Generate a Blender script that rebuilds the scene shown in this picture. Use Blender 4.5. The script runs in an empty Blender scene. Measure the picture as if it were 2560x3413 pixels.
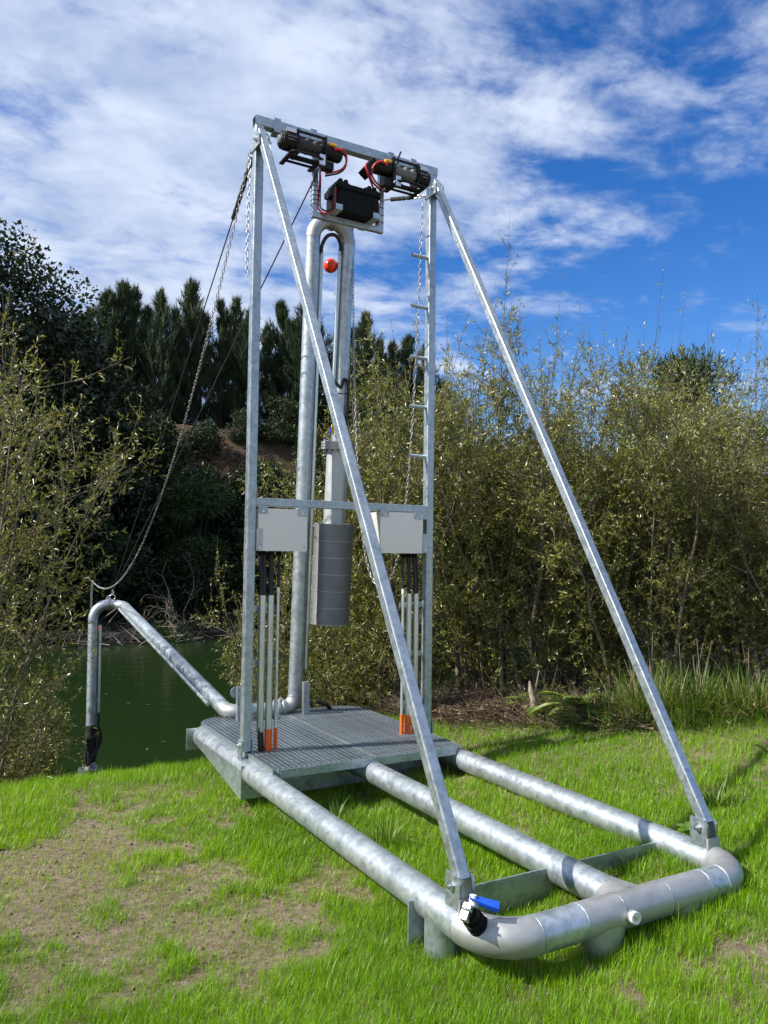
import bpy, math, random
import numpy as np
from mathutils import Vector, Matrix

# ------------------------------------------------------------------ camera, sky, sun, exposure
SC = bpy.context.scene
COL = SC.collection
rad = math.radians
F_PX, IMG_H = 2642.5, 3413.0
CAM = Vector((-1.5026, -4.1595, 1.0853))
YAW, PITCH, ROLL = 0.5137, 0.0504, 0.0131
cd = bpy.data.cameras.new('camera')
cam = bpy.data.objects.new('camera', cd); COL.objects.link(cam)
fw = Vector((math.sin(YAW)*math.cos(PITCH), math.cos(YAW)*math.cos(PITCH), math.sin(PITCH)))
rt = Vector((math.cos(YAW), -math.sin(YAW), 0)); up = rt.cross(fw)
r2 = rt*math.cos(ROLL)+up*math.sin(ROLL); u2 = up*math.cos(ROLL)-rt*math.sin(ROLL)
cam.matrix_world = Matrix(((r2.x, u2.x, -fw.x, CAM.x), (r2.y, u2.y, -fw.y, CAM.y), (r2.z, u2.z, -fw.z, CAM.z), (0, 0, 0, 1)))
cd.sensor_fit = 'VERTICAL'; cd.sensor_height = 24.0; cd.lens = 24.0*F_PX/IMG_H
cd.clip_start = 0.05; cd.clip_end = 2000
SC.camera = cam

SUN_TRAVEL = Vector((1.134, -0.250, -1.0)).normalized()
SUN_EL = math.asin(-SUN_TRAVEL.z)
SUN_AZ = math.atan2(-SUN_TRAVEL.x, -SUN_TRAVEL.y)      # clockwise from +Y
sl = bpy.data.lights.new('sun', 'SUN'); sl.energy = 4.6; sl.angle = rad(0.53); sl.color = (1.0, 0.95, 0.86)
so = bpy.data.objects.new('sun', sl); COL.objects.link(so)
so.rotation_euler = SUN_TRAVEL.to_track_quat('-Z', 'Y').to_euler()

world = bpy.data.worlds.new('World'); SC.world = world; world.use_nodes = True
def build_world():
    nt = world.node_tree; N = nt.nodes; L = nt.links
    N.clear()
    out = N.new('ShaderNodeOutputWorld'); bg = N.new('ShaderNodeBackground')
    sky = N.new('ShaderNodeTexSky'); sky.sky_type = 'NISHITA'; sky.sun_disc = False
    sky.sun_elevation = SUN_EL; sky.sun_rotation = SUN_AZ
    sky.air_density = 1.0; sky.dust_density = 0.15; sky.ozone_density = 3.0; sky.altitude = 300
    tc = N.new('ShaderNodeTexCoord'); sep = N.new('ShaderNodeSeparateXYZ')
    L.new(tc.outputs['Generated'], sep.inputs[0])
    def math_(op, a, b=None, clamp=False):
        m = N.new('ShaderNodeMath'); m.operation = op; m.use_clamp = clamp
        for i, v in enumerate((a, b)):
            if v is None: continue
            if isinstance(v, (int, float)): m.inputs[i].default_value = v
            else: L.new(v, m.inputs[i])
        return m.outputs[0]
    z = math_('MAXIMUM', sep.outputs[2], 0.0)
    den = math_('ADD', z, 0.12)
    px = math_('DIVIDE', sep.outputs[0], den); py = math_('DIVIDE', sep.outputs[1], den)
    # axes turned so that the cloud streets run from lower left to upper right of the view
    comb = N.new('ShaderNodeCombineXYZ'); L.new(px, comb.inputs[0]); L.new(py, comb.inputs[1])
    mp = N.new('ShaderNodeMapping'); mp.inputs['Rotation'].default_value = (0, 0, rad(30)); mp.inputs['Scale'].default_value = (1.0, 1.25, 1)
    L.new(comb.outputs[0], mp.inputs[0])
    def noise(scale, detail, rough, dist, off):
        n = N.new('ShaderNodeTexNoise'); n.noise_dimensions = '3D'
        a = N.new('ShaderNodeVectorMath'); a.operation = 'ADD'; a.inputs[1].default_value = off
        L.new(mp.outputs[0], a.inputs[0]); L.new(a.outputs[0], n.inputs['Vector'])
        n.inputs['Scale'].default_value = scale; n.inputs['Detail'].default_value = detail
        n.inputs['Roughness'].default_value = rough; n.inputs['Distortion'].default_value = dist
        return n.outputs[0]
    big = noise(1.7, 2, 0.5, 0.4, (4.6, 0.3, 1.4))
    med = noise(3.5, 6, 0.62, 0.3, (7.3, 2.9, 1.4))
    fine = noise(10.0, 4, 0.6, 0.3, (1.3, 5.9, 2.4))
    # the cloud deck thins out toward the clear quarter (+x, low)
    grad = math_('MULTIPLY', math_('SUBTRACT', sep.outputs[0], 0.50), -0.66)
    hi = math_('MULTIPLY', z, 0.62)
    s = math_('ADD', math_('MULTIPLY', big, 0.95), math_('MULTIPLY', med, 1.0))
    s = math_('ADD', s, math_('MULTIPLY', fine, 0.42))
    s = math_('ADD', s, math_('MINIMUM', grad, 0.13)); s = math_('ADD', s, hi)
    mr = N.new('ShaderNodeMapRange'); mr.interpolation_type = 'SMOOTHSTEP'; mr.clamp = True
    mr.inputs['From Min'].default_value = 1.19; mr.inputs['From Max'].default_value = 1.62
    L.new(s, mr.inputs['Value'])
    dens = mr.outputs[0]
    cr = N.new('ShaderNodeMix'); cr.data_type = 'RGBA'          # thin grey-blue veil to bright cloud
    cr.inputs['A'].default_value = (2.5, 3.25, 4.8, 1); cr.inputs['B'].default_value = (5.1, 5.6, 6.6, 1)
    mr2 = N.new('ShaderNodeMapRange'); mr2.inputs['From Min'].default_value = 0.32; mr2.inputs['From Max'].default_value = 0.68
    L.new(noise(3.4, 4, 0.6, 0.2, (0.3, 8.9, 4.4)), mr2.inputs['Value']); L.new(mr2.outputs[0], cr.inputs['Factor'])
    mx = N.new('ShaderNodeMix'); mx.data_type = 'RGBA'
    hsv = N.new('ShaderNodeHueSaturation'); hsv.inputs['Hue'].default_value = 0.513; hsv.inputs['Saturation'].default_value = 1.36; hsv.inputs['Value'].default_value = 1.0
    L.new(sky.outputs[0], hsv.inputs['Color'])
    L.new(math_('MULTIPLY', dens, 0.93), mx.inputs['Factor']); L.new(hsv.outputs[0], mx.inputs['A']); L.new(cr.outputs['Result'], mx.inputs['B'])
    L.new(mx.outputs['Result'], bg.inputs['Color']); bg.inputs['Strength'].default_value = 0.085
    L.new(bg.outputs[0], out.inputs[0])
build_world()
world.cycles.sampling_method = 'MANUAL'; world.cycles.sample_map_resolution = 512
SC.view_settings.view_transform = 'Standard'; SC.view_settings.look = 'None'
SC.view_settings.exposure = 0.95; SC.view_settings.gamma = 1.0; SC.view_settings.use_curve_mapping = False
SC.render.engine = 'CYCLES'
SC.cycles.use_adaptive_sampling = True; SC.cycles.adaptive_threshold = 0.02
SC.cycles.max_bounces = 6; SC.cycles.diffuse_bounces = 2; SC.cycles.glossy_bounces = 3
SC.cycles.transmission_bounces = 3; SC.cycles.transparent_max_bounces = 6
SC.cycles.caustics_reflective = False; SC.cycles.caustics_refractive = False

# ------------------------------------------------------------------ helpers: materials
def new_mat(name):
    m = bpy.data.materials.new(name); m.use_nodes = True
    return m, m.node_tree.nodes, m.node_tree.links, m.node_tree.nodes['Principled BSDF']
def ramp(N, stops):
    r = N.new('ShaderNodeValToRGB'); e = r.color_ramp.elements
    while len(e) < len(stops): e.new(0.5)
    for el, (p, c) in zip(e, stops): el.position = p; el.color = (*c, 1)
    return r
def noise_node(N, L, vec, scale, detail=4, rough=0.55, dist=0.0):
    n = N.new('ShaderNodeTexNoise'); n.inputs['Scale'].default_value = scale; n.inputs['Detail'].default_value = detail
    n.inputs['Roughness'].default_value = rough; n.inputs['Distortion'].default_value = dist
    L.new(vec, n.inputs['Vector']); return n
def obj_coord(N, L, scale=None, rot=None):
    t = N.new('ShaderNodeTexCoord')
    if scale is None and rot is None: return t.outputs['Object']
    m = N.new('ShaderNodeMapping')
    if scale: m.inputs['Scale'].default_value = scale
    if rot: m.inputs['Rotation'].default_value = rot
    L.new(t.outputs['Object'], m.inputs[0]); return m.outputs[0]
def galv(name, dark, light, rough=(0.3, 0.5), metallic=0.85, scale=28, streak=(1, 1, 1), bump=0.05):
    m, N, L, B = new_mat(name)
    v = obj_coord(N, L, streak)
    n1 = noise_node(N, L, v, scale, 6, 0.65, 0.8); n2 = noise_node(N, L, v, scale*0.22, 3, 0.5, 0.4)
    vo = N.new('ShaderNodeTexVoronoi'); vo.inputs['Scale'].default_value = scale*2.6; L.new(v, vo.inputs['Vector'])
    mixf = N.new('ShaderNodeMath'); mixf.operation = 'MULTIPLY_ADD'; mixf.inputs[1].default_value = 0.45
    L.new(n2.outputs[0], mixf.inputs[0]); L.new(n1.outputs[0], mixf.inputs[2])
    add = N.new('ShaderNodeMath'); add.operation = 'MULTIPLY_ADD'; add.inputs[1].default_value = 0.16
    sv = N.new('ShaderNodeSeparateColor'); L.new(vo.outputs['Color'], sv.inputs[0]); L.new(sv.outputs[0], add.inputs[0]); L.new(mixf.outputs[0], add.inputs[2])
    r = ramp(N, [(0.50, dark), (0.95, light)]); L.new(add.outputs[0], r.inputs[0]); L.new(r.outputs[0], B.inputs['Base Color'])
    mr = N.new('ShaderNodeMapRange'); mr.inputs['From Min'].default_value = 0.45; mr.inputs['From Max'].default_value = 0.95
    mr.inputs['To Min'].default_value = rough[0]; mr.inputs['To Max'].default_value = rough[1]
    L.new(add.outputs[0], mr.inputs['Value']); L.new(mr.outputs[0], B.inputs['Roughness'])
    B.inputs['Metallic'].default_value = metallic
    bp = N.new('ShaderNodeBump'); bp.inputs['Strength'].default_value = bump; bp.inputs['Distance'].default_value = 0.004
    L.new(n1.outputs[0], bp.inputs['Height']); L.new(bp.outputs[0], B.inputs['Normal'])
    return m
def plain(name, col, rough=0.5, metallic=0.0, var=0.15, scale=30, bump=0.0, spec=0.5):
    m, N, L, B = new_mat(name)
    n = noise_node(N, L, obj_coord(N, L), scale, 5)
    c = Vector(col)
    r = ramp(N, [(0.3, tuple(c*(1-var))), (0.7, tuple(c*(1+var)))]); L.new(n.outputs[0], r.inputs[0]); L.new(r.outputs[0], B.inputs['Base Color'])
    B.inputs['Roughness'].default_value = rough; B.inputs['Metallic'].default_value = metallic
    B.inputs['Specular IOR Level'].default_value = spec
    if bump:
        bp = N.new('ShaderNodeBump'); bp.inputs['Strength'].default_value = bump; bp.inputs['Distance'].default_value = 0.01
        L.new(n.outputs[0], bp.inputs['Height']); L.new(bp.outputs[0], B.inputs['Normal'])
    return m
def leaf_mat(name, stops, rough=0.45, trans=0.35, spec=0.5, attr='tint'):
    """stops: colours picked by a per-leaf random value; thin leaf = principled + translucent"""
    m, N, L, B = new_mat(name)
    a = N.new('ShaderNodeAttribute'); a.attribute_name = attr
    r = ramp(N, stops); L.new(a.outputs['Fac'], r.inputs[0])
    L.new(r.outputs[0], B.inputs['Base Color']); B.inputs['Roughness'].default_value = rough
    B.inputs['Specular IOR Level'].default_value = spec
    t = N.new('ShaderNodeBsdfTranslucent')
    hs = N.new('ShaderNodeHueSaturation'); hs.inputs['Hue'].default_value = 0.485; hs.inputs['Saturation'].default_value = 1.1; hs.inputs['Value'].default_value = 1.3
    L.new(r.outputs[0], hs.inputs['Color']); L.new(hs.outputs[0], t.inputs['Color'])
    mx = N.new('ShaderNodeMixShader'); mx.inputs[0].default_value = trans
    L.new(B.outputs[0], mx.inputs[1]); L.new(t.outputs[0], mx.inputs[2])
    L.new(mx.outputs[0], N['Material Output'].inputs['Surface'])
    return m

# ------------------------------------------------------------------ helpers: meshes
def V(*a): return Vector(a)
class MB:
    """collects shapes; build() links them as ONE mesh object"""
    def __init__(s): s.v = []; s.f = []; s.sm = []
    def add(s, vs, fs, smooth=False):
        o = len(s.v); s.v += [tuple(p) for p in vs]
        for f in fs: s.f.append(tuple(i+o for i in f)); s.sm.append(smooth)
        return s
    def box(s, lo, hi):
        (a, b, c), (d, e, f) = lo, hi
        return s.add([(a,b,c),(d,b,c),(d,e,c),(a,e,c),(a,b,f),(d,b,f),(d,e,f),(a,e,f)],
                     [(3,2,1,0),(4,5,6,7),(0,1,5,4),(1,2,6,5),(2,3,7,6),(3,0,4,7)])
    def obox(s, c, ax, ay, az, hx, hy, hz, bev=0.0):
        ax, ay, az = (Vector(a).normalized() for a in (ax, ay, az)); c = Vector(c)
        return s.prism(c-az*hz, c+az*hz, hx, hy, ax, bev)
    def prism(s, p0, p1, hx, hy, side=(1, 0, 0), bev=0.0, nb=2, open_end=False, wall=0.004):
        """square/rect section (rounded corners) swept from p0 to p1; side = direction of the hx half width"""
        p0, p1 = Vector(p0), Vector(p1); d = (p1-p0).normalized()
        x = Vector(side); x = (x-d*x.dot(d)).normalized(); y = d.cross(x)
        prof = []
        if bev <= 0: prof = [(-hx,-hy),(hx,-hy),(hx,hy),(-hx,hy)]
        else:
            for cx, cy, a0 in ((hx-bev,-hy+bev,-90),(hx-bev,hy-bev,0),(-hx+bev,hy-bev,90),(-hx+bev,-hy+bev,180)):
                for k in range(nb+1):
                    a = rad(a0+90*k/nb); prof.append((cx+bev*math.cos(a), cy+bev*math.sin(a)))
        n = len(prof)
        vs = [p0+x*a+y*b for a, b in prof]+[p1+x*a+y*b for a, b in prof]
        fs = [(i, (i+1) % n, n+(i+1) % n, n+i) for i in range(n)]
        if open_end:
            k = 1-wall/hx
            vs += [p0+x*a*k+y*b*k for a, b in prof]+[p1+x*a*k+y*b*k for a, b in prof]
            fs += [(2*n+i, 3*n+i, 3*n+(i+1) % n, 2*n+(i+1) % n) for i in range(n)]
            fs += [(i, 2*n+i, 2*n+(i+1) % n, (i+1) % n) for i in range(n)]+[(n+i, n+(i+1) % n, 3*n+(i+1) % n, 3*n+i) for i in range(n)]
        else: fs += [tuple(range(n))[::-1], tuple(range(n, 2*n))]
        return s.add(vs, fs)
    def tube(s, pts, r, seg=16, cap=True, closed=False, smooth=True, ell=None):
        pts = [Vector(p) for p in pts]; n = len(pts)
        rs = r if isinstance(r, (list, tuple)) else [r]*n
        T = []
        for i in range(n):
            a = pts[i-1] if (i > 0 or closed) else pts[i]; b = pts[(i+1) % n] if (i < n-1 or closed) else pts[i]
            T.append((b-a).normalized())
        u = T[0].orthogonal().normalized(); vs = []
        for i in range(n):
            u = (u-T[i]*u.dot(T[i])).normalized(); w = T[i].cross(u)
            for k in range(seg):
                a = 2*math.pi*k/seg; vs.append(pts[i]+(u*math.cos(a)+w*math.sin(a))*rs[i])
        m = n if closed else n-1
        fs = [(i*seg+k, i*seg+(k+1) % seg, ((i+1) % n)*seg+(k+1) % seg, ((i+1) % n)*seg+k) for i in range(m) for k in range(seg)]
        s.add(vs, fs, smooth)
        if cap and not closed:
            s.add(vs[:seg], [tuple(range(seg))[::-1]]); s.add(vs[-seg:], [tuple(range(seg))])
        return s
    def rings(s, p0, p1, prof, seg=24, smooth=True):
        """lathe round p0->p1; prof = [(t in metres, radius), ...]; hard edges kept by repeating a station"""
        p0, p1 = Vector(p0), Vector(p1); d = (p1-p0).normalized(); u = d.orthogonal().normalized(); w = d.cross(u)
        for (t0, ra), (t1, rb) in zip(prof, prof[1:]):
            a = [p0+d*t0+(u*math.cos(2*math.pi*k/seg)+w*math.sin(2*math.pi*k/seg))*max(ra, 1e-5) for k in range(seg)]
            b = [p0+d*t1+(u*math.cos(2*math.pi*k/seg)+w*math.sin(2*math.pi*k/seg))*max(rb, 1e-5) for k in range(seg)]
            s.add(a+b, [(k, (k+1) % seg, seg+(k+1) % seg, seg+k) for k in range(seg)], smooth)
        return s
    def cyl(s, p0, p1, r, seg=20):
        L = (Vector(p1)-Vector(p0)).length
        return s.rings(p0, p1, [(0, 0), (0, r), (L, r), (L, 0)], seg)
    def plate(s, pts, nrm, th):
        """flat polygon pts extruded by th along nrm"""
        pts = [Vector(p) for p in pts]; o = Vector(nrm).normalized()*th; n = len(pts)
        vs = pts+[p+o for p in pts]
        return s.add(vs, [tuple(range(n))[::-1], tuple(range(n, 2*n))]+[(i, (i+1) % n, n+(i+1) % n, n+i) for i in range(n)])
    def sphere(s, c, r, seg=20, rows=12, sc=(1, 1, 1)):
        c = Vector(c); vs = [c+V(0, 0, -r*sc[2])]
        for i in range(1, rows):
            p = -math.pi/2+math.pi*i/rows
            for k in range(seg):
                a = 2*math.pi*k/seg; vs.append(c+V(r*sc[0]*math.cos(p)*math.cos(a), r*sc[1]*math.cos(p)*math.sin(a), r*sc[2]*math.sin(p)))
        vs.append(c+V(0, 0, r*sc[2])); fs = []
        for k in range(seg): fs.append((0, 1+(k+1) % seg, 1+k))
        for i in range(rows-2):
            for k in range(seg):
                a = 1+i*seg+k; b = 1+i*seg+(k+1) % seg; fs.append((a, b, b+seg, a+seg))
        t = len(vs)-1; o = 1+(rows-2)*seg
        for k in range(seg): fs.append((o+k, o+(k+1) % seg, t))
        return s.add(vs, fs, True)
    def build(s, name, mat, parent=None, org=None):
        if org is None: org = world_org(parent)
        me = bpy.data.meshes.new(name)
        me.from_pydata([(p[0]-org[0], p[1]-org[1], p[2]-org[2]) for p in s.v], [], s.f)
        me.polygons.foreach_set('use_smooth', s.sm); me.materials.append(mat); me.update()
        o = bpy.data.objects.new(name, me); COL.objects.link(o)
        if parent is not None: o.parent = parent
        else: o.location = org
        return o
def world_org(o):
    p = V(0, 0, 0)
    while o is not None: p = p+o.location; o = o.parent
    return p
def tag(o, label, cat, group=None, kind=None):
    if label: o['label'] = label
    if cat: o['category'] = cat
    if group: o['group'] = group
    if kind: o['kind'] = kind
    return o
def thing(name, loc, label, cat, group=None):
    o = bpy.data.objects.new(name, None); COL.objects.link(o); o.location = loc; o.empty_display_size = 0.1
    return tag(o, label, cat, group)
def np_mesh(name, verts, tris, mat, parent=None, loc=(0, 0, 0), tint=None, smooth=False):
    verts = np.ascontiguousarray(verts, np.float32); tris = np.ascontiguousarray(tris, np.int32); k = tris.shape[1]
    me = bpy.data.meshes.new(name)
    me.vertices.add(len(verts)); me.vertices.foreach_set('co', verts.ravel())
    me.loops.add(tris.size); me.loops.foreach_set('vertex_index', tris.ravel())
    me.polygons.add(len(tris)); me.polygons.foreach_set('loop_start', np.arange(0, tris.size, k, dtype=np.int32))
    me.polygons.foreach_set('loop_total', np.full(len(tris), k, np.int32))
    if smooth: me.polygons.foreach_set('use_smooth', np.ones(len(tris), bool))
    if tint is not None:
        at = me.attributes.new('tint', 'FLOAT', 'POINT'); at.data.foreach_set('value', np.ascontiguousarray(tint, np.float32))
    me.materials.append(mat); me.update(); me.validate()
    o = bpy.data.objects.new(name, me); COL.objects.link(o)
    if parent is not None: o.parent = parent
    else: o.location = loc
    return o
def arc(c, a, b, r, n=10, a0=0, a1=90):
    """points of an arc round c: c + r*(a cos t + b sin t)"""
    c, a, b = Vector(c), Vector(a), Vector(b)
    return [c+(a*math.cos(rad(a0+(a1-a0)*i/n))+b*math.sin(rad(a0+(a1-a0)*i/n)))*r for i in range(n+1)]
def vnoise(x, y, seed=0):
    x = np.asarray(x, float); y = np.asarray(y, float)
    xi = np.floor(x).astype(np.int64); yi = np.floor(y).astype(np.int64); fx = x-xi; fy = y-yi
    def h(a, b):
        n = (a*374761393+b*668265263+seed*974711) & 0x7fffffff
        n = ((n ^ (n >> 13))*1274126177) & 0x7fffffff
        return ((n ^ (n >> 16)) & 0xffff)/65535.0
    u = fx*fx*(3-2*fx); v = fy*fy*(3-2*fy)
    return (h(xi, yi)*(1-u)+h(xi+1, yi)*u)*(1-v)+(h(xi, yi+1)*(1-u)+h(xi+1, yi+1)*u)*v
def fbm(x, y, seed=0, o=4):
    s = 0; a = 0.5; t = 0
    for i in range(o): s = s+a*vnoise(np.asarray(x)*2**i, np.asarray(y)*2**i, seed+i*17); t += a; a *= 0.5
    return s/t
def sstep(a, b, x):
    t = np.clip((np.asarray(x, float)-a)/(b-a), 0, 1); return t*t*(3-2*t)

# ------------------------------------------------------------------ materials
GALV = galv('galvanised_steel', (0.215, 0.255, 0.285), (0.43, 0.485, 0.52), (0.30, 0.46), 0.78, 26)
GALV_PIPE = galv('galvanised_pipe', (0.25, 0.29, 0.32), (0.52, 0.57, 0.60), (0.34, 0.44), 0.76, 19, (1, 1, 1), 0.02)
GALV_FIT = galv('dull_cast_fitting', (0.31, 0.32, 0.325), (0.41, 0.415, 0.415), (0.42, 0.55), 0.7, 12, (1, 1, 1), 0.04)
GALV_THIN = galv('galvanised_conduit', (0.46, 0.50, 0.50), (0.66, 0.70, 0.69), (0.25, 0.4), 0.9, 9, (3, 3, 0.6), 0.03)
STAINLESS = galv('brushed_stainless', (0.66, 0.635, 0.60), (0.71, 0.685, 0.65), (0.28, 0.40), 0.4, 6, (1, 1, 1), 0.02)
SHROUD = galv('grey_steel_shroud', (0.40, 0.43, 0.44), (0.50, 0.53, 0.54), (0.45, 0.55), 0.6, 5, (1, 1, 1), 0.02)
SHADE_STEEL = galv('shade_darkened_steel', (0.07, 0.08, 0.075), (0.16, 0.17, 0.165), (0.45, 0.6), 0.5, 10)  # shade on the lowered flange and pump put into a darker steel colour
CHAINM = galv('chain_zinc', (0.26, 0.27, 0.27), (0.42, 0.42, 0.41), (0.3, 0.45), 0.85, 30)
BLACK = plain('black_plastic', (0.006, 0.0065, 0.007), 0.6, spec=0.12)
BLACKM = plain('black_painted_metal', (0.006, 0.006, 0.007), 0.40, 0.0, spec=0.25)
RUBBER = plain('black_rubber_hose', (0.010, 0.010, 0.011), 0.55)
ROPE = plain('black_synthetic_rope', (0.018, 0.018, 0.020), 0.8, bump=0.6, scale=300)
ROPEG = plain('grey_winch_rope', (0.20, 0.20, 0.19), 0.65, bump=0.8, scale=260, var=0.5)
RED = plain('red_wire', (0.50, 0.020, 0.022), 0.4)
ORANGE = plain('orange_pvc', (0.80, 0.13, 0.015), 0.38, var=0.06)
BALL = plain('red_float_plastic', (0.85, 0.045, 0.012), 0.30, var=0.05)
YELLOW = plain('yellow_plastic', (0.75, 0.42, 0.012), 0.4)
BLUE = plain('blue_lever_vinyl', (0.010, 0.09, 0.62), 0.35)
WHITE = plain('white_plastic', (0.75, 0.74, 0.72), 0.4, var=0.05)
STEEL = galv('bright_bolt_steel', (0.50, 0.51, 0.52), (0.7, 0.7, 0.7), (0.2, 0.35), 1.0, 40)
DARKIN = plain('dark_tube_inside', (0.03, 0.03, 0.03), 0.7)
BARK = plain('grey_brown_bark', (0.14, 0.113, 0.083), 0.85, var=0.4, scale=25, bump=0.5)
BARKD = plain('dark_bark', (0.045, 0.036, 0.028), 0.9, var=0.4, scale=12, bump=0.5)
TWIG = plain('reddish_willow_twig', (0.105, 0.080, 0.046), 0.7, var=0.4, scale=14)
DEADW = plain('bleached_dead_wood', (0.26, 0.215, 0.16), 0.85, var=0.3, scale=20)
WILLOW = leaf_mat('willow_leaf', [(0.0, (0.050, 0.070, 0.007)), (0.38, (0.145, 0.178, 0.020)), (0.68, (0.260, 0.268, 0.052)), (0.88, (0.45, 0.43, 0.22)), (0.95, (0.22, 0.17, 0.04)), (1.0, (0.16, 0.085, 0.03))], 0.33, 0.30, 0.8)
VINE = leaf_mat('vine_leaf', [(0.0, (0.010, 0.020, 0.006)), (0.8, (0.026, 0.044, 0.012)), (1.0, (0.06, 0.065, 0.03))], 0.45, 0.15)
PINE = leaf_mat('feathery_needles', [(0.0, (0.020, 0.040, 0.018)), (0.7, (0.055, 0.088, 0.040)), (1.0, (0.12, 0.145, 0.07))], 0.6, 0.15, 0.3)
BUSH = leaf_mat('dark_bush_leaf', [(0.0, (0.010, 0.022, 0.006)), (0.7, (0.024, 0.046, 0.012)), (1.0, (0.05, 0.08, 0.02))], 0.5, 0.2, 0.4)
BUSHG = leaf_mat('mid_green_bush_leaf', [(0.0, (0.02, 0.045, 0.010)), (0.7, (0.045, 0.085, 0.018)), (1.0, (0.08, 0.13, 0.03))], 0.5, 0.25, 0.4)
YELG = leaf_mat('yellow_green_leaf', [(0.0, (0.05, 0.08, 0.012)), (0.7, (0.12, 0.16, 0.025)), (1.0, (0.20, 0.22, 0.04))], 0.5, 0.3)
GRASS = leaf_mat('lawn_blade', [(0.0, (0.085, 0.205, 0.003)), (0.5, (0.172, 0.345, 0.005)), (0.85, (0.265, 0.425, 0.010)), (1.0, (0.33, 0.30, 0.09))], 0.42, 0.40, 0.4)
TUSS = leaf_mat('tussock_blade', [(0.0, (0.05, 0.115, 0.010)), (0.55, (0.12, 0.21, 0.020)), (0.8, (0.20, 0.20, 0.05)), (1.0, (0.36, 0.29, 0.15))], 0.5, 0.25)
FERN = leaf_mat('fern_frond', [(0.0, (0.06, 0.11, 0.012)), (1.0, (0.17, 0.24, 0.026))], 0.5, 0.3)
LITTER = leaf_mat('dry_litter', [(0.0, (0.06, 0.042, 0.028)), (0.6, (0.15, 0.11, 0.07)), (1.0, (0.32, 0.25, 0.16))], 0.8, 0.05, 0.2)
WEED = leaf_mat('broad_weed_leaf', [(0.0, (0.07, 0.15, 0.02)), (1.0, (0.16, 0.26, 0.05))], 0.45, 0.3)

def ground_mat():
    m, N, L, B = new_mat('soil_and_turf')
    v = obj_coord(N, L); sep = N.new('ShaderNodeSeparateXYZ'); L.new(v, sep.inputs[0])
    n1 = noise_node(N, L, v, 5.5, 6, 0.65); n2 = noise_node(N, L, v, 34, 10, 0.75); n3 = noise_node(N, L, v, 0.35, 4)
    soil = ramp(N, [(0.30, (0.11, 0.080, 0.056)), (0.48, (0.235, 0.176, 0.130)), (0.70, (0.40, 0.32, 0.25))]); L.new(n2.outputs[0], soil.inputs[0])
    turf = ramp(N, [(0.3, (0.085, 0.080, 0.030)), (0.7, (0.165, 0.145, 0.070))]); L.new(n2.outputs[0], turf.inputs[0])
    mx = N.new('ShaderNodeMix'); mx.data_type = 'RGBA'; f = ramp(N, [(0.52, (0, 0, 0)), (0.78, (1, 1, 1))]); L.new(n1.outputs[0], f.inputs[0])
    L.new(f.outputs[0], mx.inputs['Factor']); L.new(soil.outputs[0], mx.inputs['A']); L.new(turf.outputs[0], mx.inputs['B'])
    # wooded banks and far bank: dark leaf litter, brown dry brush on the cut face under the ridge
    lit = ramp(N, [(0.3, (0.018, 0.015, 0.010)), (0.55, (0.04, 0.032, 0.02)), (0.75, (0.10, 0.075, 0.045))]); L.new(n2.outputs[0], lit.inputs[0])
    mr = N.new('ShaderNodeMapRange'); mr.inputs['From Min'].default_value = 1.3; mr.inputs['From Max'].default_value = 2.2
    L.new(sep.outputs[1], mr.inputs['Value'])
    mx2 = N.new('ShaderNodeMix'); mx2.data_type = 'RGBA'; L.new(mr.outputs[0], mx2.inputs['Factor'])
    L.new(mx.outputs['Result'], mx2.inputs['A']); L.new(lit.outputs[0], mx2.inputs['B'])
    dry = ramp(N, [(0.3, (0.030, 0.020, 0.013)), (0.55, (0.075, 0.054, 0.036)), (0.8, (0.15, 0.115, 0.08))]); L.new(noise_node(N, L, v, 5, 6, 0.7).outputs[0], dry.inputs[0])
    mr3 = N.new('ShaderNodeMapRange'); mr3.inputs['From Min'].default_value = 3.8; mr3.inputs['From Max'].default_value = 5.0; L.new(sep.outputs[2], mr3.inputs['Value'])
    mx3 = N.new('ShaderNodeMix'); mx3.data_type = 'RGBA'; L.new(mr3.outputs[0], mx3.inputs['Factor'])
    L.new(mx2.outputs['Result'], mx3.inputs['A']); L.new(dry.outputs[0], mx3.inputs['B'])
    L.new(mx3.outputs['Result'], B.inputs['Base Color']); B.inputs['Roughness'].default_value = 0.95; B.inputs['Specular IOR Level'].default_value = 0.15
    bp = N.new('ShaderNodeBump'); bp.inputs['Strength'].default_value = 1.0; bp.inputs['Distance'].default_value = 0.035
    L.new(n2.outputs[0], bp.inputs['Height']); L.new(bp.outputs[0], B.inputs['Normal'])
    return m
def water_mat():
    m, N, L, B = new_mat('green_river_water')
    B.inputs['Base Color'].default_value = (0.010, 0.022, 0.006, 1); B.inputs['Roughness'].default_value = 0.06
    B.inputs['IOR'].default_value = 1.333
    v = obj_coord(N, L, (1.0, 2.2, 1)); n = noise_node(N, L, v, 1.6, 5, 0.55, 0.4)
    bp = N.new('ShaderNodeBump'); bp.inputs['Strength'].default_value = 0.10; bp.inputs['Distance'].default_value = 0.15
    L.new(n.outputs[0], bp.inputs['Height']); L.new(bp.outputs[0], B.inputs['Normal'])
    return m

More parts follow.
